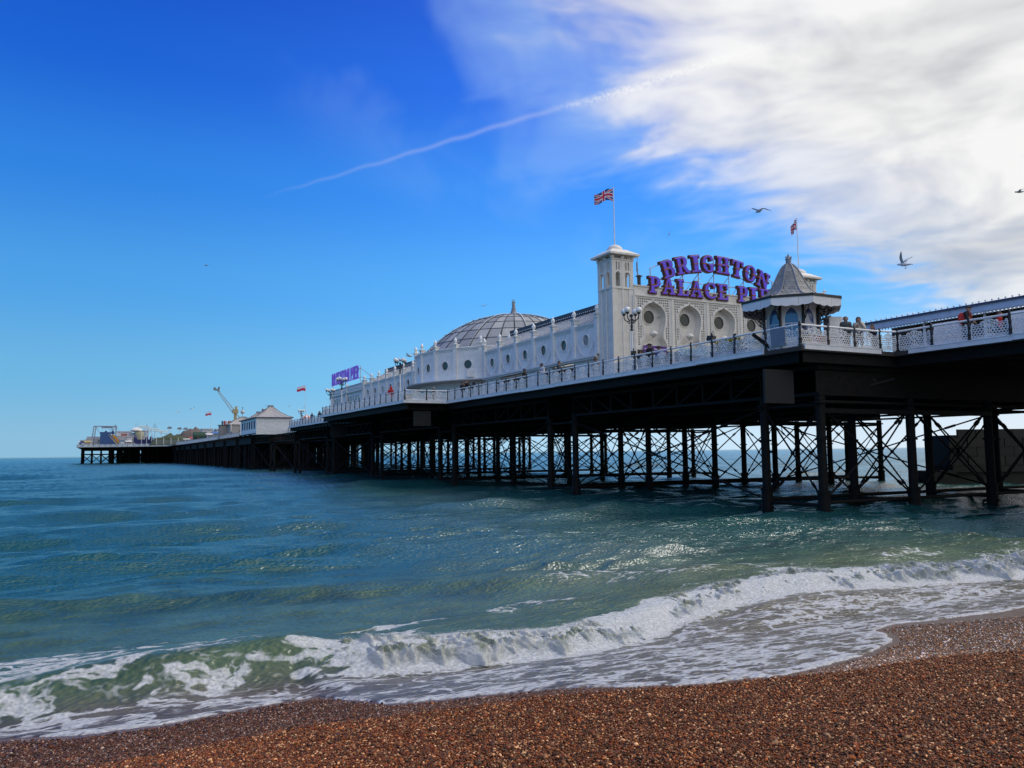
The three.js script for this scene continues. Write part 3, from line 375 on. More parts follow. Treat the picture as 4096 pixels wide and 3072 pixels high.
// ---- railings: black cast posts, white rail, white openwork panels
const postG = mb().lathe([[0, 0], [0.1, 0], [0.1, 0.08], [0.075, 0.12], [0.075, 0.3], [0.095, 0.34], [0.06, 0.4], [0.05, 0.62], [0.07, 0.66], [0.05, 0.7], [0.045, 0.9], [0.07, 0.94], [0.07, 1.0], [0.045, 1.03], [0.05, 1.07], [0.03, 1.1], [0, 1.11]], 0, 0, 0, 10).geo(0.5);
const panelG = (() => {
  // unit width 1.5 m, from -0.75 to 0.75: honeycomb with scrolls rising to a crest in the middle
  const m = mb(), t = 0.036, d = 0.024, bar = (x0, y0, x1, y1, w = t) => m.bar([x0, y0, 0], [x1, y1, 0], w, d);
  const px = 0.125, py = 0.112, s = px / 2;
  const top = (x) => (Math.abs(x) < 0.13 ? 0.52 : 0.66);
  for (let j = 0; j < 6; j++) for (let i = -6; i <= 6; i++) { const cx = i * px + (j % 2 ? s : 0), cy = 0.2 + j * py * 0.9; if (Math.abs(cx) > 0.7 || cy > top(cx) || (Math.abs(cx) < 0.1 && cy > 0.3 && cy < 0.5)) continue; const a = py * 0.38, b = a * 0.62; bar(cx - s, cy - b, cx - s, cy + b); bar(cx - s, cy + b, cx, cy + a); bar(cx, cy + a, cx + s, cy + b); if (cx + s > 0.68) bar(cx + s, cy - b, cx + s, cy + b); if (j === 0) { bar(cx - s, cy - b, cx, cy - a); bar(cx, cy - a, cx + s, cy - b); } }
  bar(-0.73, 0.11, 0.73, 0.11, 0.03); bar(-0.73, 0.05, 0.73, 0.05, 0.02); for (let x = -0.72; x <= 0.73; x += 0.12) bar(x, 0.05, x, 0.16, 0.022); for (const x of [-0.45, 0, 0.45]) bar(x, -0.02, x, 0.06, 0.03);
  bar(-0.73, 0.05, -0.7, 0.7, 0.035); bar(0.73, 0.05, 0.7, 0.7, 0.035); bar(-0.72, 0.71, -0.3, 0.71, 0.03); bar(0.72, 0.71, 0.3, 0.71, 0.03);
  const scroll = (x, y, r, a0, a1) => m.add(new THREE.TorusGeometry(r, 0.02, 5, 12, a1 - a0), M4(x, y, 0, 0, 0, a0));
  for (const q of [-1, 1]) { scroll(q * 0.12, 0.62, 0.09, 0, 6.28); scroll(q * 0.1, 0.6, 0.045, 0, 6.28); scroll(q * 0.27, 0.74, 0.07, 0, 6.28); scroll(q * 0.13, 0.4, 0.08, 0, 6.28); scroll(q * 0.09, 0.22, 0.06, 0, 6.28); scroll(q * 0.66, 0.75, 0.035, 0, 6.28); scroll(q * 0.08, 0.8, 0.05, 0, 6.28); bar(q * 0.36, 0.7, q * 0.1, 0.86, 0.03); }
  bar(0, 0.1, 0, 0.95, 0.034); bar(-0.08, 0.9, 0.08, 0.9, 0.025); m.sph(0.035, 0, 0.96, 0, 6, 5);
  return m.geo();
})();
const farPanelG = (() => { const m = mb(); for (let i = -7; i <= 7; i++) m.box(0.055, 0.72, 0.02, i * 0.1, 0.42, 0); m.box(1.5, 0.06, 0.025, 0, 0.08, 0).box(1.5, 0.06, 0.025, 0, 0.76, 0).box(1.5, 0.05, 0.03, 0, 0.42, 0).box(0.5, 0.14, 0.02, 0, 0.82, 0); return m.geo(); })();
function rail(name, label, pts, opt = {}) {
  const g = thing(name, label, 'railing'), { step = 1.65, y = DY, geo = panelG, skip = () => false, board } = opt; let n = 0;
  pts.forEach((a, i) => {
    if (i === pts.length - 1) { put('post', postG, MAT.black, g).position.set(a[0], y, a[1]); return; }
    const b = pts[i + 1], L = Math.hypot(b[0] - a[0], b[1] - a[1]), k = Math.max(1, Math.round(L / step)), ang = Math.atan2(-(b[1] - a[1]), b[0] - a[0]), w = L / k;
    const far = k > 40 ? 3 : 1;
    for (let j = 0; j < k; j++, n++) {
      const t = j / k, p = [mix(a[0], b[0], t), mix(a[1], b[1], t)], mid = [mix(a[0], b[0], (j + 0.5) / k), mix(a[1], b[1], (j + 0.5) / k)];
      if (skip(n)) continue;
      put('post', postG, MAT.black, g).position.set(p[0], y, p[1]);
      const q = put('panel', geo, MAT.white, g); q.position.set(mid[0], y, mid[1]); q.rotation.y = ang; q.scale.x = (w - 0.1) / 1.5;
    }
    const h = mb().rod([0, 0, 0], [L, 0, 0], 0.045, 8).geo(); const hr = put('handrail', h, MAT.white, g); hr.position.set(a[0], y + 0.955, a[1]); hr.rotation.y = ang;
  });
  return g;
}
rail('railing', 'ornate white railing with black posts in front of the canopy at the shoreward end', [[33.2, 12], [33.2, -24.7]], { step: 1.75 });
rail('railing', 'ornate white railing with black posts round the corner by the slate roofed kiosk', [[33.2, -24.7], [32.3, -24.95], [27.15, -24.95], [27.15, -29.0]], { step: 1.72 });
rail('railing', 'long ornate white railing with black posts along the promenade below the arcade', [[27.2, -29.0], [27.2, -64.75]], { step: 1.65 });
rail('railing', 'ornate white railing round the bay that juts out before the dome', [[27.2, -64.75], [23.3, -64.95], [23.3, -93.3], [27.4, -93.7]], { step: 1.62 });
rail('railing', 'white railing past the arcade up to the square white pavilion', [[27.4, -93.7], [27.4, -130.9], [34.1, -131.9], [34.1, -165.8]], { step: 1.9 });
rail('railing', 'far white railing between the pavilion and the funfair', [[28.1, -187], [29.7, -190], [29.7, -236], [28.1, -292], [26.6, -371.5]], { step: 2.4, geo: farPanelG });
rail('railing', 'white railing along the pier head in front of the funfair', [[26.6, -371.8], [-7.9, -394.9], [-7.9, -430]], { step: 2.6, geo: farPanelG });
// ------------------------------------------------------------------ buildings of the arcade
const circle = (r, x = 0, y = 0, n = 28) => { const p = new THREE.Path(); p.absarc(x, y, r, 0, Math.PI * 2, true); return p; };
const ringG = (r, t, d, m) => { const s = new THREE.Shape(); s.absarc(0, 0, r + t, 0, Math.PI * 2, false); s.holes.push(circle(r)); const g = new THREE.ExtrudeGeometry(s, { depth: d, bevelEnabled: false, curveSegments: 24 }); return m ? g.applyMatrix4(m) : g; };
// square tower with an open belfry; its foot is at the middle of the plan
function makeTower(label) {
  const t = thing('tower', label, 'tower', [0, DY, 0], 0, 'twin belfry towers of the arcade front');
  const h = 0.94, top = 9.55, sill = 7.5;
  const shaft = mb().bb(-h + 0.06, 0, -h + 0.06, h - 0.06, sill, h - 0.06);
  for (const a of [-1, 1]) for (const b of [-1, 1]) shaft.bb(a * h - (a > 0 ? 0.42 : 0), 0, b * h - (b > 0 ? 0.42 : 0), a * h + (a < 0 ? 0.42 : 0), sill, b * h + (b < 0 ? 0.42 : 0));
  for (let s = 0; s < 4; s++) { const m = M4(0, 0, 0, 0, (s * Math.PI) / 2); const q = mb().bb(-0.075, 0, h - 0.1, 0.075, sill, h + 0.002).bb(-h - 0.01, sill - 0.1, h - 0.02, h + 0.01, sill, h + 0.03); q.g.forEach((g) => shaft.g.push(g.applyMatrix4(m))); }
  shaft.build('shaft', MAT.cream, t);
  // studs in the sunk panels
  const stud = mb().box(0.16, 0.045, 0.03, 0, 0, 0).geo();
  for (let s = 0; s < 4; s++) { const all = mb(); for (const x of [-0.28, 0.28]) for (let y = 0.5; y < sill - 0.2; y += 0.21) { all.box(0.1, 0.035, 0.03, x - 0.075, y, h - 0.05).box(0.1, 0.035, 0.03, x + 0.085, y + 0.1, h - 0.05); } const o = all.build('studwork', MAT.cream, t); o.rotation.y = (s * Math.PI) / 2; o.userData.kind = 'stuff'; }
  // belfry screens: two arched openings with slots above, on every side
  const s = poly([[-h, 0], [h, 0], [h, top - sill], [-h, top - sill]]);
  for (const x of [-0.42, 0.42]) { const p = new THREE.Path(), w = 0.2; p.moveTo(x - w, 0.06); p.lineTo(x - w, 0.95); p.absarc(x, 0.95, w, Math.PI, 0, true); p.lineTo(x + w, 0.06); p.closePath(); s.holes.push(p); for (const q of [-0.11, 0.11]) { const r = new THREE.Path(); r.moveTo(x + q - 0.055, 1.28); r.lineTo(x + q - 0.055, 1.9); r.lineTo(x + q + 0.055, 1.9); r.lineTo(x + q + 0.055, 1.28); r.closePath(); s.holes.push(r); } }
  for (let k = 0; k < 4; k++) { const g = mb().ext(s, 0.13, M4(0, sill, h - 0.13)); for (const x of [-0.42, 0.42]) g.add(new THREE.TorusGeometry(0.23, 0.025, 5, 14, Math.PI), M4(x, sill + 0.95, h + 0.005)); g.bb(-0.07, sill, h - 0.02, 0.07, top, h + 0.03); if (k % 2) g.g.forEach((q) => q.applyMatrix4(M4(0, 0, 0, 0, 0, 0, [0.998, 1, 0.998]))); const o = g.build('belfry_screen', MAT.cream, t); o.rotation.y = (k * Math.PI) / 2; }
  for (const a of [-1, 1]) for (const b of [-1, 1]) mb().bb(a * (h - 0.1) - 0.11, sill, b * (h - 0.1) - 0.11, a * (h - 0.1) + 0.11, top - 0.01, b * (h - 0.1) + 0.11).build('corner_pier', MAT.cream, t);
  mb().bb(-h - 0.06, top, -h - 0.06, h + 0.06, top + 0.07, h + 0.06).bb(-0.6, top, -0.6, 0.6, top + 0.33, 0.6).build('cornice', MAT.cream, t);
  const ball = mb().sph(0.16, 0, 0, 0, 14, 10).geo();
  for (const x of [-h, 0, h]) for (const z of [-h, 0, h]) if (x || z) put('ball', ball, MAT.cream, t).position.set(x * 0.95, top + 0.2, z * 0.95);
  const pyramid = new THREE.CylinderGeometry(0.62 * Math.SQRT2, 1.32 * Math.SQRT2, 0.42, 4, 1); pyramid.rotateY(Math.PI / 4);
  const roof = mb().add(toCreasedNormals(pyramid.toNonIndexed(), 0.3), M4(0, top + 0.68, 0)).bb(-1.32, top + 0.33, -1.32, 1.32, top + 0.47, 1.32).build('roof', MAT.cream, t);
  mb().lathe([[0.62, 0], [0.6, 0.14], [0.5, 0.3], [0.33, 0.42], [0.16, 0.48], [0, 0.5]], 0, top + 0.86, 0, 20).build('dome', MAT.cream, roof, 0.6);
  return t;
}
const tower1 = makeTower('square cream belfry tower standing beside the lamp post at the corner of the arcade');
tower1.position.set(33.95, DY, -48.55);
copy(tower1, 'second belfry tower, mostly hidden behind the slate roofed kiosk', [53.0, DY, -48.55]);
// flags
const union = (() => { const W = 256, H = 128; return tex(W, H, (u, v, o) => { const x = (u - 0.5) * 2, y = v - 0.5, d1 = Math.abs(y - x / 2) / 1.118, d2 = Math.abs(y + x / 2) / 1.118; let c = [0.012, 0.02, 0.16]; if (Math.min(d1, d2) < 0.1) c = [0.75, 0.74, 0.75]; if (d1 < 0.05 || d2 < 0.05) c = [0.55, 0.02, 0.05]; if (Math.abs(x) < 0.17 || Math.abs(y) < 0.17) c = [0.75, 0.74, 0.75]; if (Math.abs(x) < 0.1 || Math.abs(y) < 0.1) c = [0.55, 0.02, 0.05]; o[0] = c[0]; o[1] = c[1]; o[2] = c[2]; }); })();
const polish = tex(8, 16, (u, v, o) => { const c = v > 0.5 ? [0.8, 0.78, 0.8] : [0.65, 0.03, 0.08]; o[0] = c[0]; o[1] = c[1]; o[2] = c[2]; });
function flag(label, pos, hgt, w, h, map, turn, crumple, droop) {
  const g = thing('flagpole', label, 'flag', pos, turn); // the cloth streams along -x of the group
  mb().cyl(0.045, 0.03, hgt, 0, 0, 0, 8).sph(0.06, 0, hgt, 0, 8, 6).build('pole', MAT.white, g);
  const c = new THREE.PlaneGeometry(w, h, 26, 12), p = c.attributes.position;
  for (let i = 0; i < p.count; i++) { const x = Math.max(0, p.getX(i) + w / 2), y = p.getY(i), s = x / w; p.setXYZ(i, -(0.05 + x * (1 - crumple)), hgt - 0.12 - h / 2 + y * (1 - 0.2 * s) - droop * s * s * h + 0.1 * h * Math.sin(s * 5), 0.22 * w * Math.pow(s, 0.8) * Math.sin(s * 7.5 + y * 1.2) * (0.4 + crumple)); }
  c.attributes.uv.array.forEach((v, i, a) => { if (i % 2 === 0) a[i] = 1 - v; }); c.computeVertexNormals();
  put('cloth', c, new THREE.MeshPhysicalMaterial({ map, roughness: 0.9, side: THREE.DoubleSide, transmission: 0.35, thickness: 0 }), g);
  return g;
}
flag('union flag streaming from the tall white pole on the left belfry tower'.replace('left ', 'nearer '), [33.95, DY + 10.85, -48.55], 4.45, 1.55, 0.92, union, R(-35), 0.1, 0.28);
flag('half furled union flag on the pole of the belfry tower behind the kiosk', [53.0, DY + 10.85, -48.55], 4.5, 0.95, 0.95, union, R(-70), 0.55, 0.35);
// arcade front between the towers: five horseshoe recesses in a pierced screen
{
  const t = thing('arcade_facade', 'cream arcade front with horseshoe recesses and a pierced screen under the big purple lettering', 'building');
  const x0 = 34.9, bay = 3.43, zf = -47.62, n = 5, top = 7.7, low = 3.25;
  const cw = bay - 0.3, arch = (m = 0) => { const p = new THREE.Path(), c = 5.55, w = 1.1 + m; // horseshoe outline relative to the deck
    p.moveTo(-1.2 - m, low); p.bezierCurveTo(-1.18 - m, low + 0.35, -0.95 - m, low + 0.45, -0.84 - m, low + 0.72); p.bezierCurveTo(-0.85 - m, 4.6, -w, 4.9, -w, c); p.bezierCurveTo(-w, c + 0.62 + m, -0.45, c + 0.92 + m, -0.16, c + 1.0 + m); p.quadraticCurveTo(-0.04, c + 1.04 + m, 0, c + 1.2 + m); p.quadraticCurveTo(0.04, c + 1.04 + m, 0.16, c + 1.0 + m); p.bezierCurveTo(0.45, c + 0.92 + m, w, c + 0.62 + m, w, c); p.bezierCurveTo(w, 4.9, 0.85 + m, 4.6, 0.84 + m, low + 0.72); p.bezierCurveTo(0.95 + m, low + 0.45, 1.18 + m, low + 0.35, 1.2 + m, low); return p; };
  const inside = (pts, x, y) => { let c = false; for (let i = 0, j = pts.length - 1; i < pts.length; j = i++) if (pts[i].y > y !== pts[j].y > y && x < ((pts[j].x - pts[i].x) * (y - pts[i].y)) / (pts[j].y - pts[i].y) + pts[i].x) c = !c; return c; };
  const outer = arch(0.1).getPoints(10), inner = arch(0).getPoints(12);
  const screen = new THREE.Shape([new THREE.Vector2(-cw / 2, low), new THREE.Vector2(-cw / 2, 7.02), new THREE.Vector2(cw / 2, 7.02), new THREE.Vector2(cw / 2, low), ...inner.slice().reverse().map((p) => new THREE.Vector2(p.x, p.y))]);
  for (let i = -7; i <= 7; i++) for (let j = 0; j < 20; j++) { const x = i * 0.196 + (i < 0 ? -0.0 : 0), y = low + 0.1 + j * 0.19, r = 0.062; if (Math.abs(x) > cw / 2 - 0.1 || y > 6.95) continue; if ([[-1, -1], [1, -1], [1, 1], [-1, 1]].some(([a, b]) => inside(outer, x + a * r, y + b * r)) || (y - 6 > 0.75 && Math.abs(x) < 0.1)) continue; const p = new THREE.Path(); p.moveTo(x - r, y - r); p.lineTo(x - r, y + r); p.lineTo(x + r, y + r); p.lineTo(x + r, y - r); p.closePath(); screen.holes.push(p); }
  const screenG = mb().ext(screen, 0.1).geo();
  const rim = new THREE.Shape([...outer, ...inner.slice().reverse()].map((p) => new THREE.Vector2(p.x, p.y))), rimG = mb().ext(rim, 0.06).geo();
  const revealG = (() => { const pos = []; for (let i = 0; i + 1 < inner.length; i++) { const a = inner[i], b = inner[i + 1]; pos.push(a.x, a.y, 0, b.x, b.y, 0, b.x, b.y, -0.55, a.x, a.y, 0, b.x, b.y, -0.55, a.x, a.y, -0.55); } const g = new THREE.BufferGeometry(); g.setAttribute('position', new THREE.Float32BufferAttribute(pos, 3)); g.computeVertexNormals(); return boxUV(toCreasedNormals(g, 0.7)); })();
  const backS = new THREE.Shape([...inner].map((p) => new THREE.Vector2(p.x, p.y))); backS.holes.push(circle(0.52, 0, 5.55)); const backG = mb().ext(backS, 0.05).geo();
  const infill = new THREE.Shape([new THREE.Vector2(-cw / 2, low), new THREE.Vector2(-cw / 2, 7.02), new THREE.Vector2(cw / 2, 7.02), new THREE.Vector2(cw / 2, low), ...inner.slice().reverse().map((p) => new THREE.Vector2(p.x * 1.005, p.y))]), infillG = mb().ext(infill, 0.04).geo();
  const boardG = mb().box(2.1, 0.012, 0.012, 0, 0, 0).geo();
  const lampG = [mb().lathe([[0, -0.24], [0.12, -0.2], [0.28, -0.02], [0.3, 0.02], [0.3, 0.06]], 0, 0, 0, 14).geo(0.6), mb().lathe([[0.3, 0.06], [0.24, 0.18], [0.12, 0.27], [0, 0.3]], 0, 0, 0, 14).geo(0.6)];
  const gw = std([0.03, 0.035, 0.033], 0.12);
  for (let k = 0; k < n; k++) {
    const cx = x0 + bay * (k + 0.5), at = (o, y = DY, z = zf) => { o.position.set(cx, y, z); return o; };
    const sc = at(put('screen', screenG, MAT.cream, t), DY, zf - 0.02); sc.userData.label = 'pierced screen with rows of small square holes';
    at(put('arch_rim', rimG, MAT.cream, t), DY, zf + 0.06);
    at(put('reveal', revealG, MAT.cream, t), DY, zf);
    at(put('infill', infillG, MAT.cream, t), DY, zf - 0.3);
    const bk = at(put('recess_wall', backG, MAT.cream, t), DY, zf - 0.6);
    for (let j = 0; j < 15; j++) { const y = 3.4 + j * 0.22, w = y < 4.2 ? 1.6 : y > 6 ? 1.3 : 1.95; if (Math.abs(y - 5.55) < 0.56) { for (const s of [-1, 1]) { const b = put('board_line', boardG, MAT.cream, bk); b.scale.x = 0.19; b.position.set(s * 0.82, y, 0.056); } } else { const b = put('board_line', boardG, MAT.cream, bk); b.scale.x = w / 2.1; b.position.set(0, y, 0.056); } }
    at(put('window', mb().add(new THREE.CylinderGeometry(0.53, 0.53, 0.04, 28), M4(0, 5.55, 0, Math.PI / 2)).geo(), gw, t), DY, zf - 0.61);
    at(put('window_rim', mb().add(ringG(0.5, 0.07, 0.07), M4(0, 5.55, 0)).geo(), MAT.cream, t), DY, zf - 0.56);
    const lamp = new THREE.Group(); lamp.name = 'wall_lantern'; t.add(lamp); lamp.position.set(cx - 0.05, DY + 4.15, zf + 0.1); put('lamp_bowl', lampG[0], MAT.cream, lamp); put('lamp_shade', lampG[1], MAT.cream, lamp); mb().rod([0, -0.22, 0], [-0.2, -0.45, -0.65], 0.025, 6).build('bracket', MAT.cream, lamp);
    if (k === 0) { mb().rod([0, 0, 0], [0.35, 0.12, 0.1], 0.02, 5).sph(0.07, 0.4, 0.14, 0.1, 8, 6).box(0.12, 0.1, 0.1, 0, 0, 0).build('floodlight', MAT.lead, t).position.set(cx + 0.75, DY + 5.55, zf - 0.3); }
  }
  for (let k = 0; k <= n; k++) mb().bb(-0.15, 0, -0.3, 0.15, 7.02, 0.1).bb(-0.05, 0, 0.1, 0.05, 7.02, 0.15).build('pilaster', MAT.cream, t).position.set(x0 + bay * k, DY, zf);
  const L = bay * n; mb().bb(0, 7.02, -0.3, L, top, 0.06).bb(-0.02, 6.96, -0.28, L, 7.06, 0.17).bb(-0.02, top, -0.3, L, top + 0.09, 0.13).build('parapet', MAT.cream, t).position.set(x0, DY, zf);
  const am = mb(); for (let k = 0; k < n * 3; k++) am.add(new THREE.TorusGeometry(0.42, 0.018, 4, 10, Math.PI), M4(0.57 + (k * bay) / 3, 7.14, 0.065)); const ao = am.build('parapet_moulding', MAT.cream, t); ao.position.set(x0, DY, zf); ao.userData.kind = 'stuff';
  // ground floor: lintel, doors and stall openings set back
  mb().bb(0, 2.95, -0.5, L, low, 0.12).build('lintel', MAT.cream, t).position.set(x0, DY, zf);
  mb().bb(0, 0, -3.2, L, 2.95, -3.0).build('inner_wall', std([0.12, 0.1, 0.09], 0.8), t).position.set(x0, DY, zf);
  mb().bb(0.2, 2.99, -5, L - 0.2, 3.0, -0.5).bb(0.2, 7.45, -5, L - 0.2, 7.5, -0.35).build('ceiling', MAT.cream, t).position.set(x0, DY, zf);
  mb().bb(0.3, 0, -5, 0.4, 7.45, -0.9).bb(L - 0.4, 0, -5, L - 0.3, 7.45, -0.9).bb(0.3, 0, -5, L - 0.3, 7.45, -4.8).build('side_wall', MAT.cream, t).position.set(x0, DY, zf);
  mb().cyl(0.13, 0.13, 0.75, 0, 0, 0, 12).cyl(0.16, 0.16, 0.05, 0, 0.66, 0, 12).lathe([[0, 0.92], [0.12, 0.9], [0.27, 0.82], [0.27, 0.8]], 0, 0, 0, 14).build('flue', std([0.03, 0.03, 0.032], 0.5), t).position.set(x0 + 0.75, DY + top + 0.05, zf - 0.3);
  mb().cyl(0.05, 0.05, 1.1, 0, 0, 0, 6).cyl(0.03, 0.02, 0.95, 0, 1.1, 0, 6).bb(-0.09, 0.9, -0.03, -0.05, 1.6, 0.03).build('aerial', MAT.lead, t).position.set(x0 + 1.15, DY + top + 0.5, zf - 1);
}
// lettering
const serif = await new FontLoader().loadAsync('fonts/droid/droid_serif_bold.typeface.json'), sans = await new FontLoader().loadAsync('fonts/droid/droid_sans_bold.typeface.json');
const ledTex = tex(256, 256, (u, v, o) => { const a = (u * 22) % 1 - 0.5, b = (v * 22) % 1 - 0.5, d = Math.hypot(a, b), k = sm(0.46, 0.3, d); o[0] = mix(0.012, 0.16, k); o[1] = mix(0.01, 0.09, k); o[2] = mix(0.1, 0.98, k); });
const ledGlow = tex(256, 256, (u, v, o) => { const a = (u * 22) % 1 - 0.5, b = (v * 22) % 1 - 0.5, k = sm(0.4, 0.2, Math.hypot(a, b)); o[0] = 0.09 * k; o[1] = 0.05 * k; o[2] = 0.7 * k; });
const ledMat = new THREE.MeshStandardMaterial({ map: ledTex, roughness: 0.4, emissive: 0xffffff, emissiveMap: ledGlow, emissiveIntensity: 0.9 });
const maroon = std([0.075, 0.018, 0.014], 0.5), copper = std([0.32, 0.09, 0.04], 0.5), band = std([0.3, 0.09, 0.035], 0.5);
// one fat circus letter, normalised to width w and height h with its foot at the origin
function letter(ch, w, h, parent) {
  const shapes = serif.generateShapes(ch, 1), box = new THREE.Box3().setFromObject(new THREE.Mesh(new THREE.ShapeGeometry(shapes))), sx = w / (box.max.x - box.min.x), sy = h / (box.max.y - box.min.y);
  const bend = (g) => { const p = g.attributes.position; return g; };
  const make = (grow, depth, z) => { const g = new THREE.ExtrudeGeometry(shapes.map((s) => { const q = (pts) => pts.map((p) => new THREE.Vector2((p.x - (box.min.x + box.max.x) / 2) * sx, (p.y - box.min.y) * sy)); const e = s.extractPoints(5), o = new THREE.Shape(q(e.shape)); e.holes.forEach((k) => o.holes.push(new THREE.Path(q(k)))); return o; }), { depth, bevelEnabled: true, bevelThickness: 0.012, bevelSize: 0.012, bevelOffset: grow, bevelSegments: 1, curveSegments: 5 }); g.translate(0, 0, z); return bend(norm(g)); };
  const body = mb().add(make(0.07, 0.24, -0.2)); const stem = { B: [-0.22], R: [-0.24], I: [0], G: [-0.33], H: [-0.3, 0.3], T: [0], O: [-0.36, 0.36], N: [-0.34, 0.34], P: [-0.2], A: [-0.2, 0.24], L: [-0.18], C: [-0.3], E: [-0.18] }[ch] ?? [0];
  stem.forEach((s) => { for (const q of [-1, 1]) body.add(new THREE.CylinderGeometry(0.1, 0.1, 0.24, 10), M4(s * w + q * 0.2, h * 0.5, -0.08, Math.PI / 2)); });
  const o = body.build('letter', maroon, parent);
  const rimM = put('letter_rim', boxUV(make(0.022, 0.03, 0.045)), copper, o);
  put('letter_face', boxUV(make(-0.016, 0.03, 0.085)), ledMat, o);
  const bars = mb(); stem.forEach((s) => bars.box(0.34, 0.1, 0.03, s * w, h * 0.5, 0.135).add(new THREE.CylinderGeometry(0.055, 0.055, 0.03, 8), M4(s * w - 0.17, h * 0.5, 0.134, Math.PI / 2)).add(new THREE.CylinderGeometry(0.055, 0.055, 0.03, 8), M4(s * w + 0.17, h * 0.5, 0.134, Math.PI / 2))); put('letter_band', bars.geo(), band, o);
  return o;
}
{
  const t = thing('pier_sign', 'big purple lit letters reading BRIGHTON PALACE PIER above the arcade front', 'sign', [0, 0, -47.45]);
  const cx = 42.85, cy = 2.45, Rr = 14.45, word = 'BRIGHTON', ws = [1.12, 1.22, 0.86, 1.12, 1.3, 1.12, 1.08, 1.2]; const total = ws.reduce((a, b) => a + b) + 7 * 0.2; let s = -total / 2;
  [...word].forEach((c, i) => { const a = (s + ws[i] / 2) / Rr * 1.02; const l = letter(c, ws[i], 1.28, t); l.position.set(cx + Rr * Math.sin(a), cy + Rr * Math.cos(a), 0); l.rotation.z = -a; s += ws[i] + 0.2; });
  const put2 = (str, x, wd, gap, y) => [...str].forEach((c, i) => { const w = typeof wd === 'number' ? wd : wd[i]; letter(c, w, 1.2, t).position.set(x + w / 2, y, 0); x += w + gap; });
  put2('PALACE', 36.2, [0.98, 1.16, 1.02, 1.16, 1.06, 1.02], 0.25, 14.78);
  put2('PIER', 44.95, [0.98, 0.78, 1.02, 1.14], 0.25, 14.78);
  // frame that carries the letters
  for (const r of [Rr + 0.1, Rr + 1.15]) { const p = []; for (let a = -24; a <= 24; a += 3) p.push([cx + r * Math.sin(R(a)), cy + r * Math.cos(R(a)), -0.3]); mb().tube(p, 0.035, 40, 6).build('curved_rail', MAT.steel, t); }
  mb().rod([36.2, 15.95, -0.3], [49.8, 15.95, -0.3], 0.035).build('straight_rail', MAT.steel, t); mb().rod([36.2, 15.0, -0.3], [49.8, 15.0, -0.3], 0.035).build('straight_rail', MAT.steel, t);
  for (let x = 36.6; x < 49.5; x += 1.55) { const top = cy + Math.sqrt((Rr + 1.1) ** 2 - (x - cx) ** 2); mb().rod([x, 15.1, -0.33], [x, Math.max(16, top), -0.33], 0.04).build('upright', MAT.steel, t); mb().rod([x, Math.max(15.6, top - 1.2), -0.35], [x - 0.2, 15.0, -2.6], 0.035).build('back_stay', MAT.steel, t); }
}
function printed(text, w, h, bg, fg, font = 'bold 60px sans-serif', extra) {
  const c = document.createElement('canvas'); c.width = 512; c.height = Math.round((512 * h) / w); const g = c.getContext('2d'); g.fillStyle = bg; g.fillRect(0, 0, c.width, c.height); g.fillStyle = fg; g.font = font; g.textBaseline = 'middle'; g.textAlign = 'center'; extra ? extra(g, c) : g.fillText(text, c.width / 2, c.height / 2);
  const t = new THREE.CanvasTexture(c); t.colorSpace = THREE.SRGBColorSpace; return new THREE.MeshStandardMaterial({ map: t, roughness: 0.5 });
}
const flat = (w, h, d) => new THREE.BoxGeometry(w, h, d);
{
  const g = thing('banner', 'purple banner reading MACHINE INSIDE ARCADE under the first horseshoe recess', 'sign', [36.55, DY + 3.02, -47.36]);
  put('board', flat(2.15, 0.5, 0.04), printed('MACHINE INSIDE ARCADE', 2.15, 0.5, '#5a2a86', '#e8e0f0', 'bold 38px sans-serif'), g);
  const p = thing('poster', 'dark blue poster with gold numerals under the purple banner', 'poster', [36.2, DY + 2.35, -47.36]); put('board', flat(1.1, 0.75, 0.03), printed('CASH 5050', 1.1, 0.75, '#1d2a55', '#d8c070', 'bold 84px sans-serif'), p);
  const w = thing('banner', 'pale blue banner reading THIS WAY with a green arrow badge', 'sign', [40.35, DY + 3.0, -47.36]);
  put('board', flat(2.6, 0.5, 0.04), printed('', 2.6, 0.5, '#a9c8d6', '#23508a', 'bold 44px sans-serif', (q, c) => { q.textAlign = 'left'; q.fillText('THIS WAY', 110, c.height * 0.36); q.font = 'bold 26px sans-serif'; q.fillText('to arcade', 190, c.height * 0.75); for (const x of [52, 455]) { q.fillStyle = '#2d7d74'; q.beginPath(); q.arc(x, c.height / 2, 40, 0, 7); q.fill(); q.fillStyle = '#dfeeee'; q.beginPath(); q.moveTo(x, 14); q.lineTo(x + 26, 48); q.lineTo(x + 9, 48); q.lineTo(x + 9, 78); q.lineTo(x - 9, 78); q.lineTo(x - 9, 48); q.lineTo(x - 26, 48); q.fill(); } }), w);
}
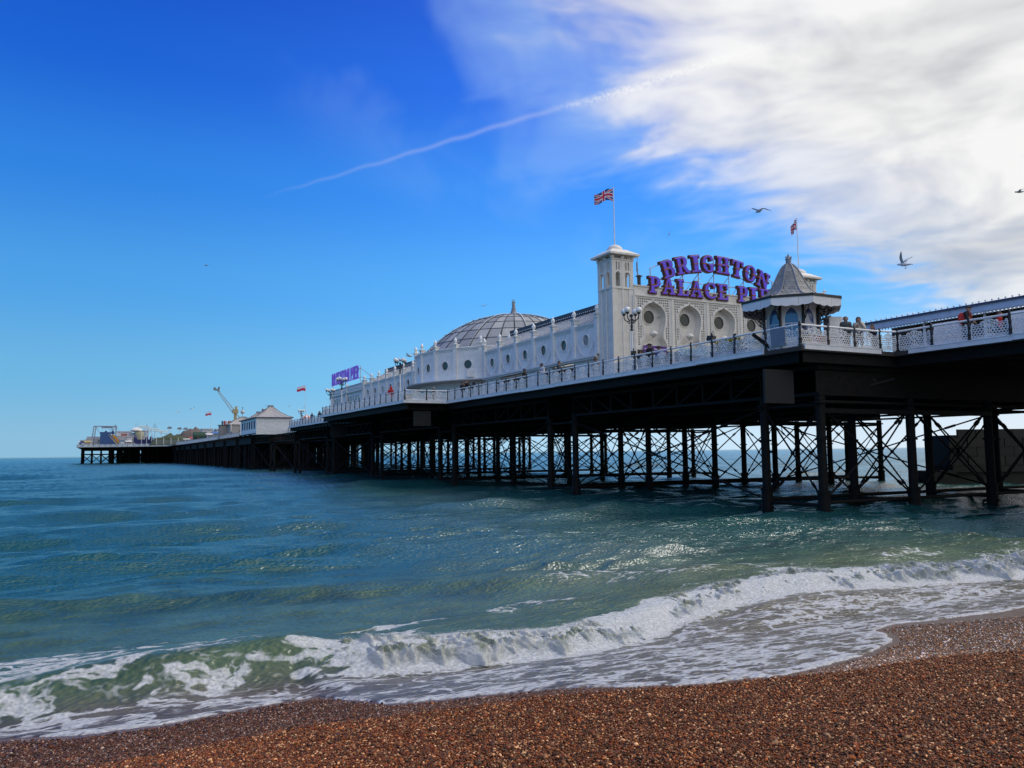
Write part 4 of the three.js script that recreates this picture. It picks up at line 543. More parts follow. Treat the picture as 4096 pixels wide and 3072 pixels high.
// ------------------------------------------------------------------ long arcade building, dome, end block
const globeFinialG = [mb().lathe([[0, 0], [0.2, 0], [0.2, 0.06], [0.1, 0.1], [0.08, 0.17], [0.12, 0.2], [0.12, 0.23]], 0, 0, 0, 12).geo(0.6), mb().lathe([[0.1, 0.2], [0.16, 0.28], [0.18, 0.4], [0.14, 0.52], [0.06, 0.62], [0.02, 0.72], [0, 0.74]], 0, 0, 0, 12).geo(0.9)];
const pilasterG = mb().bb(-0.2, -0.05, -0.28, 0.2, 5.62, 0.14).bb(-0.27, 5.62, -0.36, 0.27, 5.78, 0.22).bb(-0.31, 5.78, -0.4, 0.31, 5.86, 0.26).bb(-0.24, 5.2, -0.32, 0.24, 5.27, 0.18).geo();
function pilaster(parent, x, z, turn, y0, hgt) { // front towards +z of its own axes; y0 foot, hgt up to the cap
  const p = put('pilaster', pilasterG, MAT.arcade, parent); p.position.set(x, y0, z); p.rotation.y = turn; p.scale.y = hgt / 5.86;
  const f = new THREE.Group(); f.name = 'finial'; f.position.set(x, y0 + hgt, z); parent.add(f); put('finial_base', globeFinialG[0], MAT.arcade, f); put('finial_globe', globeFinialG[1], MAT.globe, f);
}
const roundGlass = std([0.05, 0.075, 0.075], 0.1);
const louvre = std([0.03, 0.03, 0.03], 0.6);
// one wall bay between two pilasters, centred on the origin, facing +z: sunk panel, round window, sagging moulding
function bayParts(w, h, wy, r, slats) {
  const s = poly([[-w / 2, 0], [w / 2, 0], [w / 2, h], [-w / 2, h]]); s.holes.push(circle(r, 0, wy));
  const scallop = mb(), pts = []; for (let a = 195; a <= 345; a += 10) pts.push([1.16 * Math.cos(R(a)), wy + 0.12 + 1.28 * Math.sin(R(a)), 0.05]); scallop.tube(pts, 0.035, 24, 5);
  const sp = poly([[w / 2, 0.03], [w / 2, wy - 0.25], ...[345, 330, 315, 300, 285, 270].map((a) => [1.16 * Math.cos(R(a)), Math.max(0.03, wy + 0.12 + 1.28 * Math.sin(R(a)))])]), sp2 = poly([[-w / 2, 0.03], [-w / 2, wy - 0.25], ...[195, 210, 225, 240, 255, 270].map((a) => [1.16 * Math.cos(R(a)), Math.max(0.03, wy + 0.12 + 1.28 * Math.sin(R(a)))])]);
  return { wall: mb().ext(s, 0.2, M4(0, 0, -0.2)).geo(), fret: mb().ext(sp, 0.03, M4(0, 0, 0)).ext(sp2, 0.03, M4(0, 0, 0)).geo(), scallop: scallop.geo(), rim: mb().add(ringG(r - 0.02, 0.08, 0.07)).geo(), glass: mb().add(new THREE.CylinderGeometry(r + 0.02, r + 0.02, 0.03, 24), M4(0, 0, 0, Math.PI / 2)).geo(), cornice: mb().bb(-w / 2, 0, -0.2, w / 2, 0.1, 0.1).bb(-w / 2, 0.1, -0.2, w / 2, 0.2, 0.16).bb(-w / 2, -0.12, -0.1, w / 2, 0, 0.04).geo(), slat: mb().box(1.9 * r, 0.03, 0.05, 0, 0, 0, 0, 0.5).geo() };
}
const arcP = bayParts(2.88, 2.24, 1.2, 0.44), fretMat = std([0.7, 0.7, 0.69], 0.75, { map: grimeTex });
function bay(parent, P, x, y, z, turn, h, wy, slats, mat = MAT.arcade) {
  const at = (n, g, m, px, py, pz) => { const o = put(n, g, m, parent), v = new THREE.Vector3(px, py, pz).applyAxisAngle(new THREE.Vector3(0, 1, 0), turn); o.position.set(x + v.x, y + v.y, z + v.z); o.rotation.y = turn; return o; };
  at('wall_panel', P.wall, mat, 0, 0, 0); if (P.fret) { at('fret', P.fret, fretMat, 0, 0, 0.002); at('scallop_moulding', P.scallop, mat, 0, 0, 0); }
  at('window_rim', P.rim, mat, 0, wy, 0.0); const gl = at('window', P.glass, slats ? louvre : roundGlass, 0, wy, -0.06); at('cornice', P.cornice, mat, 0, h, 0);
  if (slats) for (let i = -4; i <= 4; i++) { const q = put('slat', P.slat, MAT.arcade, gl); q.position.set(0, i * 0.09, 0.04); q.scale.x = Math.sqrt(1 - (i / 5) ** 2); }
}
function longBuilding(name, label, zs, roofZ, openings, louvres) {
  const t = thing(name, label, 'building'), y = DY + 2.8;
  for (const z of zs) pilaster(t, 33, z, -Math.PI / 2, y, 3.05);
  for (let i = 0; i + 1 < zs.length; i++) bay(t, arcP, 33.05, y, (zs[i] + zs[i + 1]) / 2, -Math.PI / 2, 2.24, 1.2, louvres.includes(i));
  const a = zs[zs.length - 1], b = zs[0];
  mb().bb(32.7, y - 0.2, a, 33.3, y - 0.03, b).bb(32.82, y - 0.34, a, 33.3, y - 0.2, b).build('ledge', MAT.arcade, t);
  // lower storey: boarded piers and dark openings
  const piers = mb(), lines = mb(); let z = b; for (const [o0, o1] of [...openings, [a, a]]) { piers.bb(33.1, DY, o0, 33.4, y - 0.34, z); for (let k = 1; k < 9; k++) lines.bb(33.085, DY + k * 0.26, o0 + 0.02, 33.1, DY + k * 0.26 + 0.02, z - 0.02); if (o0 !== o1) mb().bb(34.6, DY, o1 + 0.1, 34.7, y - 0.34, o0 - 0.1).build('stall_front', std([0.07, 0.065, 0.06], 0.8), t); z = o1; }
  piers.build('boarded_wall', MAT.white, t); lines.build('board_joints', MAT.arcade, t).userData.kind = 'stuff';
  mb().bb(33.4, y - 0.5, a, 45, y - 0.4, b).build('ceiling', MAT.arcade, t);
  // low pitched roof with standing seams and a dark raised ridge
  const ry = y + 2.5, pitch = Math.atan2(2.0, 3.6), sl = Math.hypot(2.0, 3.6), L = roofZ[0] - roofZ[1];
  mb().box(sl, 0.06, L, 0, 0, 0, 0, 0, pitch).build('roof', MAT.lead, t).position.set(34.95, ry + 1, (roofZ[0] + roofZ[1]) / 2);
  mb().box(sl, 0.06, L, 0, 0, 0, 0, 0, -pitch).build('roof', MAT.lead, t).position.set(38.5, ry + 1, (roofZ[0] + roofZ[1]) / 2);
  for (let s = roofZ[1] + 0.3; s < roofZ[0]; s += 0.8) mb().box(sl, 0.05, 0.05, 0, 0, 0, 0, 0, pitch).build('seam', MAT.arcade, t).position.set(34.95, ry + 1.05, s);
  mb().bb(36.1, ry + 1.75, roofZ[1], 37.3, ry + 2.25, roofZ[0]).build('ridge', MAT.darkroof, t);
  const beads = mb(); for (let s = roofZ[1]; s < roofZ[0]; s += 0.32) beads.sph(0.05, 36.0, ry + 1.86, s, 6, 4).sph(0.045, 33.3, ry + 0.3, s, 6, 4); beads.build('lamp_beads', MAT.globe, t).userData.kind = 'stuff';
  return t;
}
longBuilding('arcade_hall', 'long white arcade hall with round windows between the belfry tower and the dome', [0, 1, 2, 3, 4, 5, 6].map((k) => -49.68 - 3.28 * k), [-49.5, -70], [[-53.3, -56.6], [-61.5, -66.2]], [0]);
longBuilding('arcade_hall', 'white arcade hall with round windows on the seaward side of the dome', [0, 1, 2, 3, 4, 5, 6, 7].map((k) => -85.95 - 3.24 * k), [-86, -109], [[-90, -94], [-99, -103]], [4]);
{ // domed hall
  const C = [41, -78.5], RR = 10.95, t = thing('domed_hall', 'white round hall under a grey ribbed dome with a statue on top', 'domed hall', [C[0], DY, C[1]]);
  const N = 24, step = (2 * Math.PI) / N, cw = 2 * RR * Math.sin(step / 2), P = bayParts(cw - 0.4, 2.95, 1.42, 0.45), y = 2.85; delete P.fret;
  const dome = (a) => [Math.cos(a), Math.sin(a)];
  for (let k = 0; k < N; k++) {
    const a = k * step, x = RR * Math.cos(a), z = RR * Math.sin(a), face = -a + Math.PI / 2;
    if (Math.cos(a) > 0.45) continue;
    pilaster(t, x, z, face, y, 3.5);
    const b = a + step / 2, rr = RR * Math.cos(step / 2);
    if (Math.cos(b) < 0.5) bay(t, P, rr * Math.cos(b), y, rr * Math.sin(b), -b + Math.PI / 2, 2.95, 1.42, false, MAT.arcade);
  }
  mb().lathe([[10.5, 0], [10.5, 2.85]], 0, 0, 0, 48).build('lower_wall', MAT.arcade, t, 0.5);
  mb().lathe([[10.4, 2.6], [11.9, 2.62], [11.95, 2.72], [10.9, 2.86], [10.4, 2.86]], 0, 0, 0, 72).build('canopy', MAT.arcade, t, 0.4);
  mb().lathe([[10.7, 2.8], [10.62, 6.1]], 0, 0, 0, 72).build('drum', MAT.arcade, t, 0.5);
  mb().bb(-0.45, 0, -0.2, 0.45, 0.62, 0.2).build('loudspeaker', MAT.white, t).position.set(-8.6, 2.98, 7.0);
  // dome: curved panels between ribs and rings
  const Rs = 13.4, yc = 10.75 - Rs, th = (i) => R(3.4 + (i / 6) ** 0.9 * 47.2), M = 40;
  const pts = (a, u, off = 0) => { const q = (Rs + off); return [q * Math.sin(a) * Math.cos(u), yc + q * Math.cos(a), q * Math.sin(a) * Math.sin(u)]; };
  const leads = [0, 1, 2, 3].map((i) => std([[0.39, 0.4, 0.4], [0.33, 0.34, 0.345], [0.45, 0.45, 0.44], [0.3, 0.31, 0.32]][i], 0.65, { map: grimeTex }));
  const r = rng(21);
  for (let i = 0; i < 6; i++) {
    const pos = [], u0 = 0.008, u1 = (2 * Math.PI) / M - 0.008, a0 = th(i), a1 = th(i + 1), nA = 3, nU = 2;
    for (let p = 0; p < nA; p++) for (let q = 0; q < nU; q++) { const A = mix(a0, a1, p / nA), B = mix(a0, a1, (p + 1) / nA), U = mix(u0, u1, q / nU), V = mix(u0, u1, (q + 1) / nU); const c = [pts(A, U), pts(A, V), pts(B, V), pts(B, U)]; pos.push(...c[0], ...c[1], ...c[2], ...c[0], ...c[2], ...c[3]); }
    const g = new THREE.BufferGeometry(); g.setAttribute('position', new THREE.Float32BufferAttribute(pos, 3)); g.computeVertexNormals(); const gg = boxUV(toCreasedNormals(g, 0.5));
    for (let k = 0; k < M; k++) { const o = put('roof_panel', gg, leads[(r() * 4) | 0], t); o.rotation.y = -(k / M) * Math.PI * 2; }
    mb().add(new THREE.TorusGeometry((Rs + 0.02) * Math.sin(a1), 0.035, 5, 72), M4(0, yc + (Rs + 0.02) * Math.cos(a1), 0, Math.PI / 2)).build('ring', MAT.darkroof, t);
  }
  const rib = (w) => { const m = mb(); for (let j = 0; j < 14; j++) m.bar(pts(mix(th(0), th(6), j / 14), 0, 0.03), pts(mix(th(0), th(6), (j + 1) / 14), 0, 0.03), w, w * 1.2); return m.geo(); }, ribA = rib(0.035), ribB = rib(0.055);
  for (let k = 0; k < M; k++) put('rib', k % 4 ? ribA : ribB, MAT.darkroof, t).rotation.y = -(k / M) * Math.PI * 2;
  const beads = mb(); for (let k = 0; k < M; k += 4) for (let j = 0; j < 40; j++) { const p = pts(mix(th(0), th(6), j / 40), (k / M) * Math.PI * 2, 0.12); beads.sph(0.06, ...p, 5, 4); } beads.build('lamp_beads', MAT.globe, t).userData.kind = 'stuff';
  const top = 10.68; mb().lathe([[0, -0.1], [0.95, -0.1], [1.0, 0.05], [0.85, 0.12], [0.5, 0.32], [0.36, 0.5], [0.3, 0.7], [0, 0.7]], 0, top - 0.05, 0, 16).build('pedestal', MAT.lead, t, 0.5);
  mb().lathe([[0.26, 0], [0.24, 0.3], [0.16, 0.52], [0.2, 0.68], [0.13, 0.84], [0.06, 0.9], [0.09, 0.98], [0.09, 1.06], [0, 1.14]], 0, top + 0.6, 0, 10).rod([-0.15, top + 1.3, 0], [-0.2, top + 1.68, 0.05], 0.05).rod([0.15, top + 1.3, 0], [0.14, top + 1.72, 0], 0.05).add(new THREE.TorusGeometry(0.14, 0.04, 5, 10), M4(-0.03, top + 1.78, 0)).build('statue', MAT.lead, t, 0.7);
  for (let i = 0; i < 9; i++) { /* roosting birds are added with the gulls */ }
}
{ // white end block with bands of windows
  const t = thing('end_block', 'white two storey block with bands of windows at the seaward end of the arcade', 'building', [33, DY, -108.6]);
  mb().bb(0.05, 0, -17, 20, 5.0, 0).build('wall', MAT.arcade, t); mb().bb(-0.25, 4.55, -17.2, 20, 4.72, 0.1).bb(-0.1, 5.0, -17.1, 20, 5.5, 0.05).bb(-0.22, 5.5, -17.2, 20, 5.6, 0.1).bb(-0.2, 2.35, -17.1, 20, 2.5, 0.05).build('cornice', MAT.arcade, t);
  const wf = mb().bb(-0.02, 0, -0.06, 0.06, 1.25, 0).bb(-0.02, 0, -1.12, 0.06, 1.25, -1.06).bb(-0.02, 1.19, -1.06, 0.06, 1.25, -0.06).bb(-0.02, 0, -1.06, 0.06, 0.06, -0.06).bb(-0.02, 0.06, -0.6, 0.05, 1.19, -0.55).geo(), gl = std([0.12, 0.15, 0.18], 0.15), pn = mb().bb(0, 0.06, -1.06, 0.03, 1.19, -0.06).geo();
  for (let i = 0; i < 11; i++) { if (i === 6) continue; const w = put('window', wf, MAT.white, t); w.position.set(0, 2.85, -2.3 - i * 1.27); put('pane', pn, gl, w); }
  for (let i = 0; i < 9; i++) { const w = put('window', wf, MAT.white, t); w.position.set(0, 0.8, -2.8 - i * 1.5); put('pane', pn, gl, w); }
  mb().bb(-0.25, -0.02, -0.4, 0.2, 5.9, 0).bb(-0.25, -0.02, -8.9, 0.2, 5.9, -8.5).bb(-0.25, -0.02, -17.1, 0.2, 5.9, -16.7).build('pier_strip', MAT.arcade, t);
  const s = thing('roof_sign', 'purple sign reading BRIGHTON PIER on a frame above the white end block', 'sign', [32.9, DY + 6.3, -125.6], -Math.PI / 2);
  const shapesOf = (c) => sans.generateShapes(c, 1.95); let x = 0; const pm = std([0.2, 0.12, 0.6], 0.5, { emissive: rgb([0.05, 0.02, 0.3]), emissiveIntensity: 0.3 }), word = 'BRIGHTON PIER';
  const gs = [...word].map((c) => (c === ' ' ? null : mb().ext(shapesOf(c), 0.15).geo())), wd = gs.map((g) => { if (!g) return 0.5; g.computeBoundingBox(); return g.boundingBox.max.x + 0.14; }), tot = wd.reduce((a, b) => a + b);
  gs.forEach((g, i) => { if (g) { const o = put('letter', g, pm, s); o.position.x = x; o.scale.x = (15 / tot) * 0.84; } x += (wd[i] * 15) / tot; });
  mb().rod([0, 0.1, -0.1], [15, 0.1, -0.1], 0.05).rod([0, 1.4, -0.1], [15, 1.4, -0.1], 0.05).rod([0, -0.7, -0.1], [0, 1.7, -0.1], 0.05).rod([7.5, -0.7, -0.1], [7.5, 1.5, -0.1], 0.05).rod([15, -0.7, -0.1], [15, 1.8, -0.1], 0.05).rod([15, 1.5, -0.1], [21, -0.6, -0.3], 0.04).rod([15, 0.2, -0.1], [19.5, -0.6, -0.3], 0.04).build('frame', MAT.steel, s);
}
// ---- octagonal kiosk with a bell roof of slates
{
  const t = thing('kiosk', 'small octagonal kiosk with a bell shaped slate roof on the corner of the pier', 'kiosk', [30.1, DY, -28.2]); t.scale.set(0.92, 1, 0.92);
  const prof = [[0.12, 4.6], [0.3, 4.48], [0.47, 4.25], [0.62, 4.0], [0.84, 3.58], [1.1, 3.2], [1.45, 2.93], [1.95, 2.76], [2.58, 2.68]], oct = (r, k, y) => [r * Math.cos(R(22.5 + 45 * k)), y, r * Math.sin(R(22.5 + 45 * k))];
  const base = mb(); for (let k = 0; k < 8; k++) for (let i = 0; i + 1 < prof.length; i++) { const a = oct(prof[i][0] - 0.03, k, prof[i][1] - 0.03), b = oct(prof[i][0] - 0.03, k + 1, prof[i][1] - 0.03), c = oct(prof[i + 1][0] - 0.03, k + 1, prof[i + 1][1] - 0.03), d = oct(prof[i + 1][0] - 0.03, k, prof[i + 1][1] - 0.03); const g = new THREE.BufferGeometry(); g.setAttribute('position', new THREE.Float32BufferAttribute([...a, ...b, ...c, ...a, ...c, ...d], 3)); g.computeVertexNormals(); base.add(g); }
  const roof = base.build('roof', MAT.slate[1], t);
  // slates, course by course; the three sides that face the beach one by one
  const r = rng(17), rest = mb(), dist = [0]; for (let i = 1; i < prof.length; i++) dist.push(dist[i - 1] + Math.hypot(prof[i][0] - prof[i - 1][0], prof[i][1] - prof[i - 1][1])); const total = dist.at(-1);
  const along = (s) => { let i = 1; while (i < dist.length - 1 && dist[i] < s) i++; const t2 = clamp((s - dist[i - 1]) / (dist[i] - dist[i - 1])); return [mix(prof[i - 1][0], prof[i][0], t2), mix(prof[i - 1][1], prof[i][1], t2)]; };
  const slateG = (() => { const s = new THREE.Shape(); s.moveTo(-0.12, 0.13); s.lineTo(0.12, 0.13); s.lineTo(0.12, -0.04); s.quadraticCurveTo(0.1, -0.13, 0, -0.14); s.quadraticCurveTo(-0.1, -0.13, -0.12, -0.04); s.closePath(); return mb().ext(s, 0.018, undefined, { curveSegments: 2 }).geo(); })();
  let made = 0;
  for (let k = 0; k < 8; k++) { const am = R(45 * (k + 1)), nrm = [Math.cos(am), Math.sin(am)], seen = [2, 3, 4].includes(k) || k === 1;
    for (let s = 0.12, row = 0; s < total - 0.06; s += 0.165, row++) { const [rr, yy] = along(s), [r2, y2] = along(Math.min(total, s + 0.1)), ap = rr * Math.cos(R(22.5)), half = rr * Math.sin(R(22.5)), tilt = Math.atan2(r2 - rr, yy - y2), n = Math.max(1, Math.round((2 * half) / 0.235));
      for (let i = 0; i < n; i++) { const u = -half + ((i + 0.5 + (row % 2 ? 0.25 : -0.25) * (n > 2 ? 1 : 0)) * 2 * half) / n, wS = (2 * half) / n / 0.245; if (Math.abs(u) > half) continue; const m = new THREE.Matrix4().makeRotationY(-am + Math.PI / 2).multiply(M4(u, yy, ap + 0.012 + 0.012 * r(), -tilt - 0.04 * r(), 0, (r() - 0.5) * 0.12)).multiply(new THREE.Matrix4().makeScale(wS, 0.95 + 0.2 * r(), 1));
        if (seen && made < 290) { const o = put('slate', slateG, MAT.slate[(r() * 4) | 0], roof); o.applyMatrix4(m); made++; } else rest.add(slateG, m); } } }
  rest.build('slates', MAT.slate[0], roof).userData.kind = 'stuff';
  for (let k = 0; k < 8; k++) mb().tube(prof.map(([a, y]) => oct(a + 0.03, k, y + 0.02)), 0.05, 20, 6).build('hip_roll', MAT.lead, t);
  mb().lathe([[0.14, 0], [0.14, 0.3], [0.19, 0.34], [0.11, 0.38], [0.09, 0.46], [0.04, 0.55], [0, 0.64]], 0, 4.55, 0, 8).rod([0.12, 4.92, 0], [0.22, 4.98, 0], 0.03).rod([-0.12, 4.92, 0], [-0.22, 4.98, 0], 0.03).rod([0, 4.92, 0.12], [0, 4.98, 0.22], 0.03).build('finial', MAT.lead, t);
  const Re = 2.6, wE = 2 * Re * Math.sin(R(22.5)), ap = Re * Math.cos(R(22.5));
  const val = new THREE.Shape(); val.moveTo(-wE / 2, 0); val.lineTo(wE / 2, 0); val.lineTo(wE / 2, -0.33); for (let i = 0; i < 4; i++) { const a = wE / 2 - (i * wE) / 4, b = a - wE / 4; val.quadraticCurveTo((a + b) / 2, -0.33 - (i === 0 || i === 3 ? 0.12 : 0.19), b, i === 3 ? -0.33 : -0.4); } val.closePath();
  const valG = mb().ext(val, 0.04).geo(), gut = mb().box(wE + 0.04, 0.12, 0.1, 0, 0.03, 0.03).geo();
  for (let k = 0; k < 8; k++) { const am = R(45 * (k + 1)), g = new THREE.Group(); for (const [n, gg, m] of [['valance', valG, MAT.white], ['gutter', gut, MAT.black]]) { const o = put(n, gg, m, t); o.position.set(ap * Math.cos(am), 2.62, ap * Math.sin(am)); o.rotation.y = -am + Math.PI / 2; } }
  mb().add(new THREE.CylinderGeometry(Re - 0.1, Re - 0.1, 0.05, 8), M4(0, 2.5, 0, 0, R(22.5))).build('soffit', std([0.4, 0.41, 0.43], 0.8), t);
  const Rw = 1.36, w = 2 * Rw * Math.sin(R(22.5)), apw = Rw * Math.cos(R(22.5)), ws = poly([[-w / 2, 0], [w / 2, 0], [w / 2, 2.5], [-w / 2, 2.5]]), hole = new THREE.Path(); hole.moveTo(-0.33, 0.85); hole.lineTo(-0.33, 1.75); hole.quadraticCurveTo(-0.3, 2.12, 0, 2.3); hole.quadraticCurveTo(0.3, 2.12, 0.33, 1.75); hole.lineTo(0.33, 0.85); hole.closePath(); ws.holes.push(hole);
  const wallG = mb().ext(ws, 0.08).geo(), skyTintGlass = new THREE.MeshPhysicalMaterial({ color: rgb([0.05, 0.11, 0.28]), roughness: 0.08, ior: 2 }), frm = mb().bb(-0.33, 1.5, 0, 0.33, 1.54, 0.03).bb(-0.02, 0.85, 0, 0.02, 1.5, 0.03).geo();  // blue of the reflected sky put into the glass colour
  for (let k = 0; k < 8; k++) { const am = R(45 * (k + 1)), P = (o, d) => { o.position.set((apw + d) * Math.cos(am), 0, (apw + d) * Math.sin(am)); o.rotation.y = -am + Math.PI / 2; return o; }; P(put('wall', wallG, MAT.white, t), -0.1); const gl = P(put('window', mb().bb(-0.36, 0.82, -0.01, 0.36, 2.32, 0.01).geo(), skyTintGlass, t), -0.07); put('glazing_bar', frm, MAT.white, gl);
    const c = oct(1.48, k, 0); mb().cyl(0.085, 0.07, 2.55, 0, 0, 0, 10).cyl(0.12, 0.12, 0.12, 0, 1.05, 0, 10).build('post', MAT.black, t).position.set(...c);
    const br = mb(), sp = (x, y, q) => br.add(new THREE.TorusGeometry(q, 0.024, 5, 12), M4(x, y, 0)); sp(0.25, 2.28, 0.14); sp(0.5, 2.36, 0.11); sp(0.72, 2.4, 0.08); sp(0.2, 1.98, 0.1); sp(0.16, 1.78, 0.07); br.tube([[0.05, 1.6, 0], [0.3, 1.75, 0], [0.6, 2.15, 0], [1.0, 2.46, 0]], 0.026, 12, 5); const o = br.build('scroll_bracket', MAT.black, t); o.position.set(...c); o.rotation.y = -R(22.5 + 45 * k); }
  mb().add(new THREE.CylinderGeometry(1.3, 1.3, 0.5, 8), M4(0, 0.25, 0, 0, R(22.5))).build('plinth', MAT.white, t);
}
// ---- long shelter at the shoreward end
{
  const t = thing('shelter', 'long low shelter with a blue white canopy and toothed edge at the shoreward end', 'shelter', [40, DY, -32.2]);
  const L = 40; mb().bb(-0.03, 2.42, 0, 0.03, 2.78, L).build('canopy_board', std([0.6, 0.68, 0.8], 0.5, { map: grimeTex }), t);
  const teeth = mb(); for (let z = 0.1; z < L; z += 0.2) teeth.ext(poly([[-0.1, 0], [0.1, 0], [0, -0.14]]), 0.03, M4(0, 2.42, z, 0, Math.PI / 2)); teeth.build('toothed_edge', MAT.arcade, t).userData.kind = 'stuff';
  mb().box(3.2, 0.06, L, 1.5, 2.86, L / 2, 0, 0, 0.05).build('roof', MAT.lead, t); mb().bb(-0.12, 2.78, 0, 0.04, 2.87, L).build('gutter', std([0.04, 0.05, 0.14], 0.4), t);
  const b = mb(); for (let z = 0.1; z < L; z += 0.34) b.sph(0.05, 0.02, 2.96, z, 6, 4).bb(-0.015, 2.86, z - 0.015, 0.015, 2.94, z + 0.015); b.build('lamp_beads', MAT.globe, t).userData.kind = 'stuff';
  for (let z = 0.5; z < L; z += 3.4) mb().cyl(0.09, 0.08, 2.8, 0.35, 0, z, 10).build('post', MAT.white, t);
  mb().bb(2.8, 0, 0, 3.0, 2.8, L).build('back_wall', std([0.16, 0.15, 0.14], 0.8, { map: grimeTex }), t);
  for (let z = 1; z < L - 3; z += 3.4) { mb().bb(2.72, 0.9, z, 2.8, 2.1, z + 2.4).build('window', std([0.1, 0.13, 0.17], 0.2), t); mb().bb(0.9, 0.4, z + 0.2, 1.4, 0.46, z + 2.4).bb(1.36, 0.46, z + 0.2, 1.42, 0.95, z + 2.4).bb(0.95, 0, z + 0.4, 1.35, 0.4, z + 0.5).bb(0.95, 0, z + 2.1, 1.35, 0.4, z + 2.2).build('bench', MAT.plank, t); }
}
// ---- square pavilion out along the pier
{
  const t = thing('pavilion', 'white square pavilion with a curved lead roof halfway out along the pier', 'pavilion', [28, DY - 0.3, -165]);
  mb().bb(0.1, 0, -20, 6.9, 3.3, -0.1).build('wall', MAT.white, t); mb().bb(-0.35, 3.3, -20.4, 7.3, 3.45, 0.35).build('eaves', MAT.darkroof, t);
  mb().bb(0.05, 0.75, -0.1, 6.95, 0.83, -0.04).bb(0.05, 0, -20, 0.1, 0.85, -0.1).bb(0.0, 0, -0.3, 0.3, 3.3, -0.03).bb(6.7, 0, -0.3, 7.0, 3.3, -0.03).bb(0.05, 2.6, -0.1, 6.95, 2.66, -0.04).build('mouldings', MAT.white, t);
  for (let i = 0; i < 6; i++) mb().bb(0.02, 1.25, -3.2 - i * 2.9, 0.12, 2.75, -2.3 - i * 2.9).build('window', MAT.dark, t);
  const roof = (x0, x1, z0, z1, h) => { const m = mb(), cx = (x0 + x1) / 2, cz = (z0 + z1) / 2, f = [[1, 0], [0.72, 0.18], [0.45, 0.48], [0.22, 0.85], [0.13, 1]]; for (let i = 0; i < 4; i++) for (let s = 0; s < 4; s++) { const c = [[x0, z0], [x1, z0], [x1, z1], [x0, z1]], a = c[s], b = c[(s + 1) % 4], P = (p, k) => [cx + (p[0] - cx) * f[k][0], 3.45 + h * f[k][1], cz + (p[1] - cz) * f[k][0]]; const q = [P(a, i), P(b, i), P(b, i + 1), P(a, i + 1)], g = new THREE.BufferGeometry(); g.setAttribute('position', new THREE.Float32BufferAttribute([...q[0], ...q[2], ...q[1], ...q[0], ...q[3], ...q[2]], 3)); g.computeVertexNormals(); m.add(g); for (let k = 0; k <= 5; k++) { const u = [mix(q[0][0], q[1][0], k / 5), mix(q[0][1], q[1][1], k / 5), mix(q[0][2], q[1][2], k / 5)], v = [mix(q[3][0], q[2][0], k / 5), mix(q[3][1], q[2][1], k / 5), mix(q[3][2], q[2][2], k / 5)]; m.bar(u, v, 0.1); } } m.build('roof', std([0.42, 0.4, 0.4], 0.6, { map: grimeTex }), t); mb().bb(cx - 0.5, 3.4 + h, cz - 0.5, cx + 0.5, 3.85 + h, cz + 0.5).build('vent', MAT.lead, t); };
  roof(-0.3, 7.2, -8, 0.3, 2.2); roof(0.2, 6.8, -14, -8.05, 1.8); roof(-0.3, 7.2, -20.3, -14.05, 1.6);
}
// ------------------------------------------------------------------ lamp posts
function makeLamp(label, pos) {
  const t = thing('lamp_post', label, 'lamp post', pos, 0.45, 'lamp posts with white globes along the promenade');
  mb().lathe([[0, 0], [0.16, 0], [0.16, 0.3], [0.1, 0.42], [0.07, 0.6], [0.055, 3.0], [0, 3.0]], 0, 0, 0, 12).bar([-0.6, 2.95, 0], [0.75, 2.95, 0], 0.03).build('shaft', MAT.white, t, 0.6);
  mb().lathe([[0, 2.98], [0.12, 3.0], [0.12, 3.06], [0.06, 3.12], [0.09, 3.3], [0.05, 3.4], [0.05, 3.85], [0.12, 3.9], [0.09, 4.02], [0, 4.05]], 0, 0, 0, 12).build('head', MAT.black, t, 0.6);
  for (let k = 0; k < 4; k++) { const a = (k * Math.PI) / 2, c = Math.cos(a), s = Math.sin(a); mb().tube([[0.05 * c, 3.72, 0.05 * s], [0.25 * c, 3.6, 0.25 * s], [0.5 * c, 3.78, 0.5 * s], [0.52 * c, 4.0, 0.52 * s]], 0.032, 12, 6).tube([[0.05 * c, 3.5, 0.05 * s], [0.2 * c, 3.46, 0.2 * s], [0.3 * c, 3.6, 0.3 * s]], 0.024, 8, 5).cyl(0.05, 0.13, 0.1, 0.52 * c, 3.98, 0.52 * s, 10).build('arm', MAT.black, t); mb().sph(0.19, 0.52 * c, 4.25, 0.52 * s, 18, 12).build('globe', MAT.globe, t); }
  return t;
}
const lamp0 = makeLamp('lamp post with white globes standing in front of the nearer belfry tower', [29.4, DY, -40.4]);
copy(lamp0, 'lamp post with white globes on the bay before the dome, gull on top', [25.0, DY, -71], 0.2);
copy(lamp0, 'lamp post with white globes in front of the purple roof sign', [25.0, DY, -91.2], 0.9);
copy(lamp0, 'lamp post with white globes against the sky beside the end block', [27.9, DY, -107.5], 0.1);
copy(lamp0, 'small far lamp post above the striped dome near the pavilion', [36.4, DY + 0.2, -163], 0.1);

